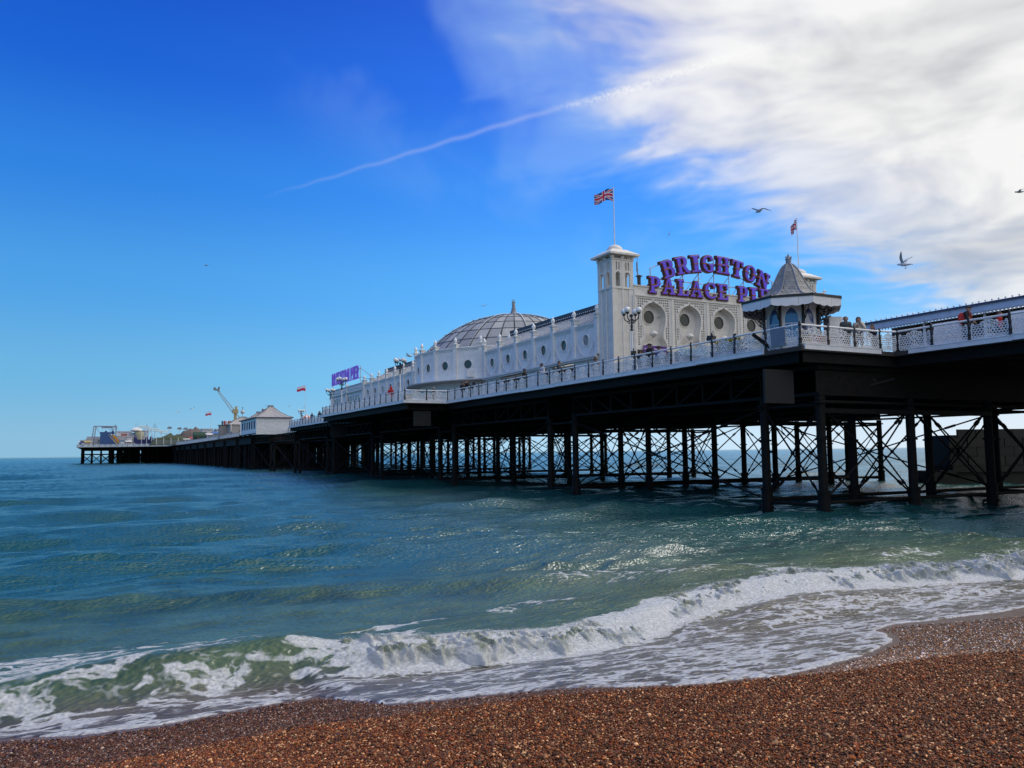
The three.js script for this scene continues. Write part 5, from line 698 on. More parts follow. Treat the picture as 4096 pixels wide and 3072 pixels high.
// ------------------------------------------------------------------ people
const BONES = {
  stand: { lean: 0, armL: [[-0.19, 1.4, 0], [-0.25, 1.12, -0.02], [-0.24, 0.88, 0.06]], armR: [[0.19, 1.4, 0], [0.25, 1.12, -0.02], [0.24, 0.88, 0.06]], footL: [-0.1, 0.06, 0], footR: [0.1, 0.06, 0.03], kneeL: [-0.1, 0.5, 0.02], kneeR: [0.1, 0.5, 0.03] },
  leanon: { lean: 0.2, armL: [[-0.19, 1.36, 0.18], [-0.24, 1.1, 0.22], [-0.1, 1.06, 0.46]], armR: [[0.19, 1.36, 0.18], [0.24, 1.1, 0.22], [0.1, 1.07, 0.46]], footL: [-0.1, 0.06, -0.08], footR: [0.1, 0.06, 0.06], kneeL: [-0.1, 0.5, -0.02], kneeR: [0.1, 0.5, 0.1] },
  walk: { lean: 0.04, armL: [[-0.19, 1.4, 0], [-0.24, 1.14, 0.1], [-0.2, 0.98, 0.3]], armR: [[0.19, 1.4, 0], [0.24, 1.12, -0.12], [0.22, 0.9, -0.2]], footL: [-0.09, 0.06, -0.3], footR: [0.09, 0.06, 0.28], kneeL: [-0.09, 0.5, -0.04], kneeR: [0.09, 0.52, 0.2] },
  hold: { lean: 0.03, armL: [[-0.19, 1.4, 0], [-0.25, 1.14, 0.06], [-0.08, 1.24, 0.24]], armR: [[0.19, 1.4, 0], [0.26, 1.16, 0.1], [0.09, 1.42, 0.22]], footL: [-0.11, 0.06, 0], footR: [0.11, 0.06, 0.02], kneeL: [-0.11, 0.5, 0.02], kneeR: [0.11, 0.5, 0.02] },
};
const bodyCache = {};
function bodyOf(pose) {
  if (bodyCache[pose]) return bodyCache[pose];
  const B = BONES[pose], l = B.lean, chest = [0, 1.32, l * 0.75], neck = [0, 1.46, l], head = [0, 1.6, l + 0.035], hip = [0, 0.95, 0], bones = []; // [a, b, ra, rb, region]: 0 shoe 1 leg 2 top 3 skin
  const add = (a, b, ra, rb, g) => bones.push([a, b, ra, rb, g]);
  add(hip, [0, 1.1, l * 0.35], 0.135, 0.125, 2); add([0, 1.1, l * 0.35], chest, 0.13, 0.14, 2); add([-0.1, 1.34, l * 0.8], [0.1, 1.34, l * 0.8], 0.115, 0.115, 2); add([-0.06, 0.94, 0], [0.06, 0.94, 0], 0.13, 0.13, 1);
  add([0, 1.42, l * 0.9], neck, 0.06, 0.055, 3); add(head, [0, 1.55, l + 0.06], 0.095, 0.07, 3); add([0, 1.59, l + 0.12], [0, 1.57, l + 0.14], 0.018, 0.02, 3); add([-0.09, 1.59, l + 0.02], [0.09, 1.59, l + 0.02], 0.03, 0.03, 3);
  for (const [k, f, s] of [['kneeL', 'footL', -1], ['kneeR', 'footR', 1]]) { add([s * 0.09, 0.92, 0], B[k], 0.098, 0.07, 1); add(B[k], B[f], 0.068, 0.045, 1); add(B[f], [B[f][0], 0.045, B[f][2] + 0.15], 0.048, 0.04, 0); }
  for (const a of [B.armL, B.armR]) { add(a[0], a[1], 0.062, 0.05, 2); add(a[1], a[2], 0.05, 0.036, 2); const d = new THREE.Vector3(...a[2]).sub(new THREE.Vector3(...a[1])).normalize(); add(a[2], [a[2][0] + d.x * 0.08, a[2][1] + d.y * 0.08, a[2][2] + d.z * 0.08], 0.036, 0.03, 3); }
  const n = 60, mc = new MarchingCubes(n, new THREE.MeshBasicMaterial(), false, false, 40000), half = n / 2; mc.isolation = 0;
  const dist = (x, y, z) => { let acc = 0, best = 9, reg = 2; for (const [a, b, ra, rb, g] of bones) { const bx = b[0] - a[0], by = b[1] - a[1], bz = b[2] - a[2], px = x - a[0], py = y - a[1], pz = z - a[2], t = clamp((px * bx + py * by + pz * bz) / (bx * bx + by * by + bz * bz + 1e-9)), d = Math.hypot(px - bx * t, py - by * t, pz - bz * t) - mix(ra, rb, t); acc += Math.exp(-d * 38); if (d < best) { best = d; reg = g; } } return [-Math.log(acc) / 38, reg]; };
  for (let k = 0; k < n; k++) for (let j = 0; j < n; j++) for (let i = 0; i < n; i++) { const x = ((i - half) / half) * 0.9, y = ((j - half) / half) * 0.92 + 0.86, z = ((k - half) / half) * 0.9; mc.field[k * n * n + j * n + i] = Math.abs(x) < 0.5 ? -dist(x, y, z)[0] : -1; }
  mc.update();
  const p = new Float32Array(mc.positionArray.slice(0, mc.count * 3)); for (let i = 0; i < p.length; i += 3) { p[i] *= 0.9; p[i + 1] = p[i + 1] * 0.92 + 0.86; p[i + 2] *= 0.9; }
  let g = new THREE.BufferGeometry(); g.setAttribute('position', new THREE.BufferAttribute(p, 3)); g = mergeVertices(g, 1e-4); g.deleteAttribute('normal'); g.computeVertexNormals();
  const reg = []; for (let i = 0; i < g.attributes.position.count; i++) { const y = g.attributes.position.getY(i); let r = dist(g.attributes.position.getX(i), y, g.attributes.position.getZ(i))[1]; reg.push(r); }
  const hands = []; for (const a of [B.armL, B.armR]) { const w = new THREE.Vector3(...a[2]), d = w.clone().sub(new THREE.Vector3(...a[1])).normalize(), side = new THREE.Vector3(0, 0, 1).cross(d).normalize(); if (side.lengthSq() < 0.1) side.set(1, 0, 0); const pt = (u, s) => w.clone().addScaledVector(d, u).addScaledVector(side, s).toArray(); for (let f = 0; f < 4; f++) hands.push([pt(0.07, (f - 1.5) * 0.018), pt(0.15 + [0.0, 0.015, 0.01, -0.01][f], (f - 1.5) * 0.021), 0.009]); hands.push([pt(0.03, 0.03), pt(0.085, 0.058), 0.01]); }
  return (bodyCache[pose] = { g, reg, head, hands });
}
const skinTone = [[0.4, 0.24, 0.18], [0.2, 0.11, 0.07], [0.12, 0.06, 0.035]];
const clothMat = new THREE.MeshStandardMaterial({ vertexColors: true, roughness: 0.85, map: fabricTex });
function person(label, x, z, turn, pose, top, leg, hair, opt = {}) {
  const b = bodyOf(pose), s = ((opt.h ?? 1.6) + 0.13) / 1.72, t = thing('person', label, 'person', [x, opt.y ?? DY, z], turn), g = boxUV(b.g.clone()), col = new Float32Array(b.reg.length * 3), skin = skinTone[opt.skin ?? 0], tint = [[0.03, 0.028, 0.027], leg, top, skin];
  b.reg.forEach((r, i) => col.set(tint[r], i * 3)); g.setAttribute('color', new THREE.BufferAttribute(col, 3));
  const body = put('body', g, clothMat, t); t.scale.setScalar(s);
  const hm = std(skin, 0.7), fingers = mb(); b.hands.forEach(([p, q, r]) => fingers.rod(p, q, r, 5, r * 0.8)); fingers.build('fingers', hm, t);
  const face = mb(), h = b.head; for (const q of [-1, 1]) face.sph(0.012, q * 0.034, h[1] + 0.005, h[2] + 0.088, 6, 5); face.box(0.05, 0.008, 0.01, 0, h[1] - 0.06, h[2] + 0.09); face.build('face', MAT.black, t);
  const hairM = std(hair, 0.8), hg = mb();
  if (opt.hat) { hg.add(new THREE.SphereGeometry(0.118, 14, 8, 0, 6.283, 0, 1.6), M4(h[0], h[1] + 0.02, h[2])); if (opt.hat === 'brim') hg.add(new THREE.CylinderGeometry(0.2, 0.21, 0.015, 16), M4(h[0], h[1] + 0.05, h[2])); else hg.add(new THREE.CylinderGeometry(0.1, 0.1, 0.014, 12, 1, false, -1.2, 2.4), M4(h[0], h[1] + 0.045, h[2] + 0.08)); }
  else { hg.add(new THREE.SphereGeometry(0.116, 14, 10, 0, 6.283, 0, 1.75), M4(h[0], h[1] + 0.012, h[2] - 0.018, -0.35)); if (opt.long) hg.add(new THREE.SphereGeometry(0.11, 12, 10), M4(h[0], h[1] - 0.1, h[2] - 0.05, 0, 0, 0, [1.05, 1.7, 0.62])); }
  hg.build(opt.hat ? 'hat' : 'hair', hairM, t);
  if (opt.hood) mb().add(new THREE.SphereGeometry(0.135, 14, 10), M4(h[0], h[1] + 0.0, h[2] - 0.03, 0, 0, 0, [1, 1.15, 1])).build('hood', std(top, 0.85), t);
  if (opt.pack) mb().add(new THREE.SphereGeometry(0.2, 12, 10), M4(0, 1.2, -0.22, 0, 0, 0, [0.9, 1.3, 0.75])).bb(-0.13, 1.0, -0.2, -0.09, 1.42, 0.16).bb(0.09, 1.0, -0.2, 0.13, 1.42, 0.16).build('backpack', std(opt.pack, 0.7), t);
  if (opt.coat) mb().lathe([[0.16, 1.05], [0.19, 0.9], [0.24, 0.62], [0.23, 0.6], [0.15, 0.9]], 0, 0, 0, 14).build('coat_skirt', std(top, 0.85), t);
  return t;
}
const K = [0.012, 0.012, 0.014], NAVY = [0.02, 0.025, 0.05], JEAN = [0.05, 0.075, 0.13], GREY = [0.075, 0.08, 0.085], CREAM = [0.62, 0.56, 0.46], RED = [0.5, 0.02, 0.02], BROWN = [0.03, 0.018, 0.012];
person('person in a grey jacket with short fair hair by the white cabinet', 31.2, -25.9, 0.9 - Math.PI / 2, 'stand', GREY, K, [0.12, 0.11, 0.1]);
person('person in a cream jacket with dark bobbed hair holding something to the face', 31.9, -25.75, -0.9, 'hold', CREAM, JEAN, BROWN, { long: true });
person('person with long brown hair in a navy top looking down over the corner railing', 33.6, -26.2, -1.5, 'leanon', NAVY, JEAN, [0.09, 0.035, 0.02], { long: true, h: 1.4 });
person('person in black with a cap and a big red backpack walking behind the railing', 33.95, -21.75, 0.25, 'walk', K, K, K, { hat: 'cap', pack: [0.5, 0.03, 0.02] });
person('child in a red jacket with dark hair beside the white notice board', 35.2, -21.1, 0.4, 'stand', RED, JEAN, BROWN, { h: 1.35 });
person('person in a black coat and dark brimmed hat by the purple banner', 28.4, -37.3, -1.2, 'stand', K, K, K, { hat: 'brim', coat: true });
person('person in a lilac top and dark hat facing the arcade front', 29.5, -37.9, 2.2, 'stand', [0.16, 0.14, 0.32], K, K, { hat: 'brim' });
person('child in a dark anorak beside the telescope', 28.6, -38.6, 1.5, 'stand', [0.03, 0.03, 0.04], K, BROWN, { h: 1.35 });
person('person in a black t-shirt at the railing just seaward of the white shirted one', 28.1, -52.2, 0.7, 'stand', K, K, K, { skin: 1 });
person('person in a white shirt and black waistcoat leaning on the railing', 27.75, -48.6, -1.4, 'leanon', [0.6, 0.6, 0.66], K, BROWN, { skin: 1 });
person('person in dark clothes half hidden behind the railing crests', 29.5, -51.5, -0.8, 'stand', K, GREY, BROWN, { h: 1.5 });
person('person in a dark waistcoat and white sleeves walking below the round windows', 27.9, -46.9, 0.9, 'walk', [0.05, 0.055, 0.08], K, BROWN);
person('person in a pale blue top seated low before the dark stall opening', 30.4, -49.9, -1, 'stand', [0.3, 0.36, 0.45], JEAN, BROWN, { h: 1.42 });
person('person in a grey top with bushy dark hair near the foot of the tower', 29.1, -44.1, -0.6, 'walk', [0.22, 0.23, 0.25], GREY, BROWN, { long: true, skin: 1 });
person('person in a black jacket, taller of the pair before the dome', 28.0, -62.3, -1.2, 'hold', K, K, BROWN, { h: 1.64 });
person('person in a dark brown jacket, shorter of the pair before the dome', 28.2, -63.9, 1.8, 'stand', [0.025, 0.02, 0.018], K, BROWN, { h: 1.6 });
person('person in black with a bowed head right beside the pair before the dome'.replace('right ', ''), 29.2, -65.0, -1.6, 'leanon', K, K, K);
person('person in a dark hooded top, seaward one of the two under the white wall', 29.2, -63.6, 2.4, 'stand', [0.03, 0.03, 0.036], K, K, { hood: true });
person('person in a charcoal top, shoreward one of the two under the white wall', 29.6, -62.7, -2, 'stand', [0.045, 0.045, 0.05], NAVY, BROWN, { h: 1.5 });
person('person in a black hat sitting low at the stall under the round windows', 29.9, -60.3, -1.3, 'stand', K, K, K, { hat: 'cap', h: 1.5 });
person('person in a navy coat bending at the dark opening beneath the arcade hall', 30.2, -58.8, 1, 'leanon', NAVY, K, BROWN, { h: 1.5 });
person('person in grey with pale hair behind the bay railing under the dome', 27.6, -69, -1.5, 'stand', GREY, K, [0.3, 0.26, 0.22], { h: 1.5 });
person('person in a bright red hooded coat on the bay before the dome', 24.3, -71.6, 2.6, 'stand', RED, K, RED, { hood: true, coat: true, h: 1.66 });
person('person in black trousers and red top beside the red hooded coat', 24.6, -72.5, 0.6, 'walk', [0.3, 0.02, 0.03], K, BROWN);
person('person in grey with fair hair near the far lamp post', 28.0, -113.6, -1, 'stand', GREY, K, [0.3, 0.24, 0.16]);
person('person in black beside the fair haired one near the far lamp post', 28.3, -115.2, -1, 'stand', K, K, BROWN);
person('person in a dark green coat leaning on the railing before the end block', 28.0, -105.6, -1.5, 'leanon', [0.03, 0.04, 0.03], K, BROWN);
person('person in dark blue walking before the end block', 28.6, -107.8, 2, 'walk', NAVY, K, BROWN);

// ------------------------------------------------------------------ gulls
const gullW = std([0.75, 0.75, 0.74], 0.8), gullG = std([0.42, 0.43, 0.45], 0.8), gullK = std([0.02, 0.02, 0.02], 0.8), beakM = std([0.55, 0.3, 0.03], 0.5);
const gullBody = mb().add(new THREE.LatheGeometry([[0, -0.3], [0.035, -0.28], [0.055, -0.2], [0.085, -0.05], [0.09, 0.06], [0.07, 0.16], [0.045, 0.21], [0.055, 0.25], [0.052, 0.29], [0.03, 0.325], [0, 0.335]].map(([a, b]) => new THREE.Vector2(a, b)), 12), M4(0, 0, 0, -Math.PI / 2)).add(new THREE.SphereGeometry(0.09, 10, 6), M4(0, 0.012, 0.34, 0, 0, 0, [0.95, 0.16, 1.4])).geo(0.9);
const gullBeak = mb().add(new THREE.ConeGeometry(0.016, 0.07, 6), M4(0, 0, -0.365, -Math.PI / 2)).geo();
function wingG(side, up1, up2, sweep, from = 0, to = 1) { // span 0.65 m: inner wing rises by up1, outer by up2
  const n = 10, pos = [], at = (u) => { const a = Math.min(u, 0.45) * 0.65, b = Math.max(0, u - 0.45) * 0.65; return [side * (0.05 + a * Math.cos(up1) + b * Math.cos(up2)), 0.03 + a * Math.sin(up1) + b * Math.sin(up2), -0.12 - 0.05 * Math.sin(u * 3.4) + sweep * b * 1.4]; }, chord = (u) => (0.17 - 0.02 * u) * (1 - Math.pow(u, 3) * 0.85);
  for (let i = 0; i < n; i++) { const u = mix(from, to, i / n), v = mix(from, to, (i + 1) / n), P = at(u), Q = at(v), c = chord(u), d = chord(v); const q = (p, ch, s) => [[p[0], p[1], p[2]], [p[0], p[1] + 0.02 * (1 - u * 0.7), p[2] + ch * 0.3], [p[0], p[1] - 0.005, p[2] + ch], [p[0], p[1] - 0.006, p[2] + ch * 0.35]][s]; for (const [a, b] of [[0, 1], [1, 2], [2, 3], [3, 0]]) pos.push(...q(P, c, a), ...q(Q, d, a), ...q(Q, d, b), ...q(P, c, a), ...q(Q, d, b), ...q(P, c, b)); }
  const g = new THREE.BufferGeometry(); g.setAttribute('position', new THREE.Float32BufferAttribute(pos, 3)); g.computeVertexNormals(); return boxUV(g);
}
function gull(label, pos, yaw, pitch, roll, l, r, opt = {}) {
  const t = thing('gull', label, 'gull', pos); t.rotation.set(pitch, yaw, roll, 'YXZ'); t.scale.setScalar(opt.s ?? 1);
  put('body', gullBody, opt.dark ? gullG : gullW, t); put('beak', gullBeak, beakM, t);
  for (const [s, w] of [[-1, l], [1, r]]) { const a = put('wing', wingG(s, w[0], w[1], opt.sweep ?? 0.25, 0, 0.84), gullG, t); put('wing_tip', wingG(s, w[0], w[1], opt.sweep ?? 0.25, 0.84, 1), gullK, a); }
  if (opt.legs) for (const s of [-1, 1]) mb().rod([s * 0.03, -0.06, 0.1], [s * 0.03, -0.2, 0.14], 0.008, 4).box(0.04, 0.008, 0.05, s * 0.03, -0.2, 0.12).build('leg', beakM, t);
  return t;
}
const yawC = R(-27.4);
gull('gull gliding with drooping bowed wings above the purple lettering', [34.85, 17.3, -34.75], yawC + 0.15, 0.05, 0.06, [0.42, -0.55], [0.35, -0.5], { s: 1.2 });
gull('gull banked steeply against the sky between the flagpole and the lettering', [70.1, 33.2, -87], yawC, 0.1, 1.15, [0.1, -0.2], [0.15, 0], { s: 1.05 });
gull('gull with both wings raised in a V and legs dangling, over the shelter', [46.2, 14.9, -33.6], yawC + 0.55, 0.2, -0.12, [1.0, 0.75], [0.95, 0.68], { legs: true, s: 1.35 });
gull('gull cut off by the edge of the picture high over the shelter', [61.3, 22.2, -34.6], yawC + 1.45, 0, 0.1, [0.25, -0.1], [0.3, -0.1], { dark: true });
gull('small dark gull alone in the blue sky far off to seaward', [13.0, 30.0, -119], yawC + 0.9, 0, 0.3, [0.3, -0.2], [0.3, -0.2], { dark: true });
gull('gull gliding with thin level wings above the dome', [45.8, 22.8, -96.3], yawC, -0.05, 0.2, [0.1, -0.02], [0.12, 0.08]);
gull('gull rising over the crane ride among the far gulls', [17.7, 13.1, -182], yawC, 0, 0.5, [0.3, -0.2], [0.3, -0.2], { s: 1.3 });
gull('gull flying low over the green barrel, seaward of the rising one', [15.1, 12.5, -183.4], yawC, 0, -0.05, [0.15, -0.1], [0.15, -0.1], { s: 1.3 });
gull('gull turning on its side between the pavilion and the white and red flag', [36, 13.4, -172.5], yawC, 0, 1.1, [0.3, 0], [0.3, 0], { dark: true });
gull('gull skimming level above the pavilion roof', [30.9, 12.9, -175.2], yawC, 0, -0.1, [0.2, -0.1], [0.2, -0.1], { dark: true });
gull('highest of the gulls wheeling over the pavilion roof', [31.6, 13.5, -174.8], yawC + 0.6, 0, 0.05, [0.2, -0.1], [0.2, -0.1], { dark: true });
gull('gull beside the pole of the nearer white and red flag', [38.8, 13.0, -171.1], yawC, 0, 0.9, [0.4, 0.1], [0.4, 0.1], { dark: true });
gull('gull hanging just over the pavilion vent', [31.4, 12.6, -175], yawC + 0.3, 0, 0.12, [0.3, 0], [0.3, -0.1], { dark: true });
gull('gull with bent wings glimpsed through the frame of the lettering', [43.4, 16.9, -50.3], yawC - 0.4, 0, 0.5, [0.3, -0.1], [0.4, 0.1], { s: 0.9 });
gull('gull landing beside the globes of the lamp post before the dome', [25.75, 12.15, -70.6], yawC + 1.2, 0.2, 0.1, [0.6, 0.3], [0.5, 0.2], { dark: true });
function sitting(label, pos, yaw, s = 1, dark) { const t = thing('gull', label, 'gull', pos, yaw); t.scale.setScalar(s); mb().add(new THREE.SphereGeometry(0.1, 12, 8), M4(0, 0.16, 0.02, 0.25, 0, 0, [0.85, 0.85, 2.0])).add(new THREE.SphereGeometry(0.06, 10, 8), M4(0, 0.31, -0.17)).rod([0, 0.2, -0.12], [0, 0.3, -0.165], 0.055, 8, 0.045).build('body', dark ? gullK : gullW, t, 0.9); mb().add(new THREE.ConeGeometry(0.014, 0.07, 6), M4(0, 0.3, -0.26, -Math.PI / 2)).build('beak', beakM, t); for (const q of [-1, 1]) { mb().add(new THREE.SphereGeometry(0.1, 10, 7), M4(q * 0.045, 0.18, 0.08, 0.2, 0, 0, [0.5, 0.62, 2.1])).build('wing', dark ? gullK : gullG, t); mb().rod([q * 0.03, 0.1, 0.02], [q * 0.03, 0, 0], 0.008, 4).build('leg', beakM, t); } return t; }
sitting('gull standing on the slate roof of the kiosk with its neck stretched', [31.75, DY + 2.95, -27.75], yawC - 1.3, 1.25);
sitting('gull standing on top of the lamp post before the dome', [25.0, DY + 4.05, -71], yawC + 0.5, 1.3);
const BIRD = ['second from the bottom of', 'third from the bottom of', 'third from the top of', 'second from the top of', 'topmost in', 'lowest in'];
const star = sitting('small dark bird perched on the seaward shoulder of the dome', [0, 0, 0], 0, 0.8, true); star.name = numbered('bird'); star.userData.category = 'bird'; star.userData.group = 'small dark birds roosting on the dome';
[[-0.55, 2.62], [-0.42, 2.6], [-0.36, 2.66], [-0.3, 2.55], [-0.2, 2.7], [-0.62, 2.6]].forEach(([a, u], i) => { const A = Math.abs(a), q = 13.3, y = 10.75 - 13.4 + q * Math.cos(A), uu = a < 0 ? R(118) + (u - 2.6) : R(80) + (u - 2), o = i ? copy(star) : star; o.userData.label = `small dark bird on the dome, ${BIRD[i]} the roosting line`; o.position.set(41 + q * Math.sin(A) * Math.cos(uu + 0.9), DY + y, -78.5 + q * Math.sin(A) * Math.sin(uu + 0.9) * -1); o.rotation.y = i; });

// ------------------------------------------------------------------ odds and ends on the promenade
{
  const t = thing('telescope', 'black coin telescope standing at the railing below the lamp post', 'telescope', [27.75, DY, -38.0], -0.6);
  mb().cyl(0.14, 0.1, 0.5, 0, 0, 0, 12).cyl(0.05, 0.05, 0.5, 0, 0.5, 0, 10).build('pedestal', MAT.black, t); mb().add(new THREE.CylinderGeometry(0.16, 0.12, 0.5, 14), M4(0, 1.15, 0, Math.PI / 2, 0, 0)).bb(-0.16, 1.0, -0.2, 0.16, 1.34, 0.18).rod([0, 1.3, 0], [0, 1.5, 0], 0.04, 6).build('scope', MAT.black, t, 0.5);
  copy(t, 'black coin telescope at the railing in front of the yellow leaved planter', [27.75, DY, -31.3], -1.2);
  const b = thing('notice_board', 'plain grey board fixed to the railing at the kiosk corner', 'board', [27.08, DY + 0.12, -26.15]); mb().bb(-0.02, 0, -0.42, 0.0, 0.84, 0.42).build('panel', std([0.2, 0.23, 0.28], 0.7, { map: grimeTex }), b); mb().bb(0, 0.75, -0.43, 0.02, 0.8, 0.43).bb(0, 0.05, -0.43, 0.02, 0.1, 0.43).build('battens', MAT.iron, b);
  const w = thing('notice_board', 'tall white notice board behind the railing under the shelter', 'board', [34.0, DY, -22.7]); mb().bb(-0.03, 0.05, -0.62, 0.03, 1.12, 0.62).build('panel', MAT.white, w); mb().bb(-0.05, 1.12, -0.68, 0.05, 1.17, 0.68).bb(-0.04, 0, -0.66, 0.04, 1.12, -0.62).bb(-0.04, 0, 0.62, 0.04, 1.12, 0.66).build('frame', MAT.white, w);
  copy(w, 'white notice board at the edge of the view beside the red jacketed child', [34.0, DY, -19.2]);
  const c = thing('cabinet', 'open white cabinet standing behind the person in grey', 'cabinet', [32.0, DY, -27.3], R(-20)); mb().bb(-0.35, 0, -0.3, 0.35, 1.95, 0.3).build('body', MAT.white, c); mb().bb(-0.36, 1.2, -0.22, -0.345, 1.85, 0.22).bb(-0.28, 1.95, -0.25, -0.22, 2.02, 0.25).build('hatch', MAT.lead, c); mb().bb(-0.4, 1.18, -0.25, -0.34, 1.21, 0.25).bb(-0.38, 0.95, -0.28, -0.34, 0.98, 0.28).build('shelf', MAT.lead, c);
  const lo = thing('counter', 'long pale counter behind the corner railing', 'counter', [30.3, DY, -26.25]); mb().bb(-0.9, 0, -0.25, 1.2, 0.74, 0.25).build('body', std([0.62, 0.64, 0.7], 0.5, { map: grimeTex }), lo); mb().bb(-0.95, 0.74, -0.3, 1.25, 0.79, 0.3).build('top', MAT.white, lo);
  const bucket = (x, z, col, label) => { const q = thing('bucket', label, 'bucket', [x, DY, z]); mb().lathe([[0, 0], [0.16, 0], [0.24, 0.62], [0.22, 0.62], [0.15, 0.03]], 0, 0, 0, 14).build('tub', std(col, 0.5), q); mb().add(new THREE.TorusGeometry(0.22, 0.014, 5, 12, Math.PI), M4(0, 0.62, 0)).build('handle', MAT.steel, q); };
  bucket(28.9, -25.6, [0.5, 0.03, 0.025], 'tall red tub behind the railing below the kiosk'); bucket(29.3, -25.5, [0.6, 0.26, 0.05], 'orange tub between the red and the yellow tub'); bucket(28.45, -25.7, [0.55, 0.36, 0.12], 'yellow tub beside the red one below the kiosk');
  const pl = thing('planter', 'planter of yellow green foliage behind the railing before the arcade', 'planter', [28.2, DY, -30.6]); mb().bb(-0.3, 0, -0.9, 0.3, 0.5, 0.9).build('trough', MAT.lead, pl); const r = rng(4), lf = mb(), leaf = poly([[0, 0], [0.05, 0.09], [0, 0.24], [-0.05, 0.09]]); for (let i = 0; i < 260; i++) lf.add(new THREE.ShapeGeometry(leaf), M4((r() - 0.5) * 0.5, 0.45 + r() * 0.5, (r() - 0.5) * 1.8, (r() - 0.5) * 2, r() * 6.28, (r() - 0.5) * 2, 0.7 + r() * 0.7)); const lv = lf.build('foliage', std([0.3, 0.27, 0.04], 0.7, { side: THREE.DoubleSide }), pl); lv.userData.kind = 'stuff';
}
// ------------------------------------------------------------------ the funfair on the pier head and other far things
flag('white over red flag on the tall pole between the pavilion and the end block', [37.7, DY, -165], 9.8, 1.75, 1.15, polish, R(-25), 0.02, 0.1);
flag('small white over red flag far out over the white tent roof', [35.5, DY, -300], 11.2, 2.1, 1.3, polish, R(-28), 0.02, 0.1);
{
  const t = thing('booster_ride', 'white and yellow lattice arm ride tilted against the sky behind the pavilion', 'fairground ride', [33.4, DY, -230]);
  const yel = std([0.42, 0.33, 0.17], 0.5), wt = std([0.42, 0.4, 0.36], 0.5);
  mb().bb(-0.34, 0, -0.34, 0.34, 7.6, 0.34).bar([0.4, 6.8, 0], [2.4, 4.6, 0], 0.18).bb(-0.8, 0, -0.8, 0.8, 1, 0.8).build('mast', yel, t); mb().bb(-0.7, 7.1, -0.6, 0.7, 8.2, 0.6).cyl(0.3, 0.3, 0.8, 0.2, 8.1, 0, 10).bar([-0.2, 8.9, 0], [0.9, 9.1, 0], 0.1).build('hub', yel, t);
  const a = [-0.3, 7.4, 0], b = [-4.7, 13.2, 0], arm = mb(); for (const o of [[-0.35, -0.2, 0.3], [0.3, 0.3, 0.3], [-0.35, -0.2, -0.3], [0.3, 0.3, -0.3]]) arm.bar([a[0] + o[0], a[1] + o[1], o[2]], [b[0] + o[0] * 0.4, b[1] + o[1] * 0.4, o[2] * 0.4], 0.09); for (let i = 0; i < 14; i++) { const p = i / 14, q = (i + 1) / 14, s = i % 2 ? 1 : -1; arm.bar([mix(a[0], b[0], p) + 0.3 * s * (1 - p * 0.6), mix(a[1], b[1], p) + 0.25 * s * (1 - p * 0.6), 0], [mix(a[0], b[0], q) - 0.3 * s * (1 - p * 0.6), mix(a[1], b[1], q) - 0.25 * s * (1 - p * 0.6), 0], 0.06); } arm.build('arm', wt, t);
  mb().bb(-5.6, 13.3, -0.5, -4.3, 13.7, 0.5).bb(-5.7, 13.5, -0.4, -5.2, 14.1, 0.4).bb(-4.6, 13.6, -0.4, -4.2, 14.3, 0.4).rod([-5.9, 13.9, 0], [-4.0, 13.0, 0], 0.1).build('gondola', MAT.lead, t);
  const s = thing('ball_sign', 'pale mirrored ball on a pole behind the pavilion', 'ball', [35.3, DY, -230]); mb().sph(0.55, 0, 7.5, 0, 16, 12).build('ball', std([0.45, 0.5, 0.48], 0.4), s); mb().cyl(0.06, 0.05, 8.9, 0, 0, 0, 6).sph(0.16, 0, 8.75, 0, 8, 6).rod([-0.5, 8.2, 0], [0.5, 8.4, 0], 0.03).build('pole', MAT.lead, s);
}
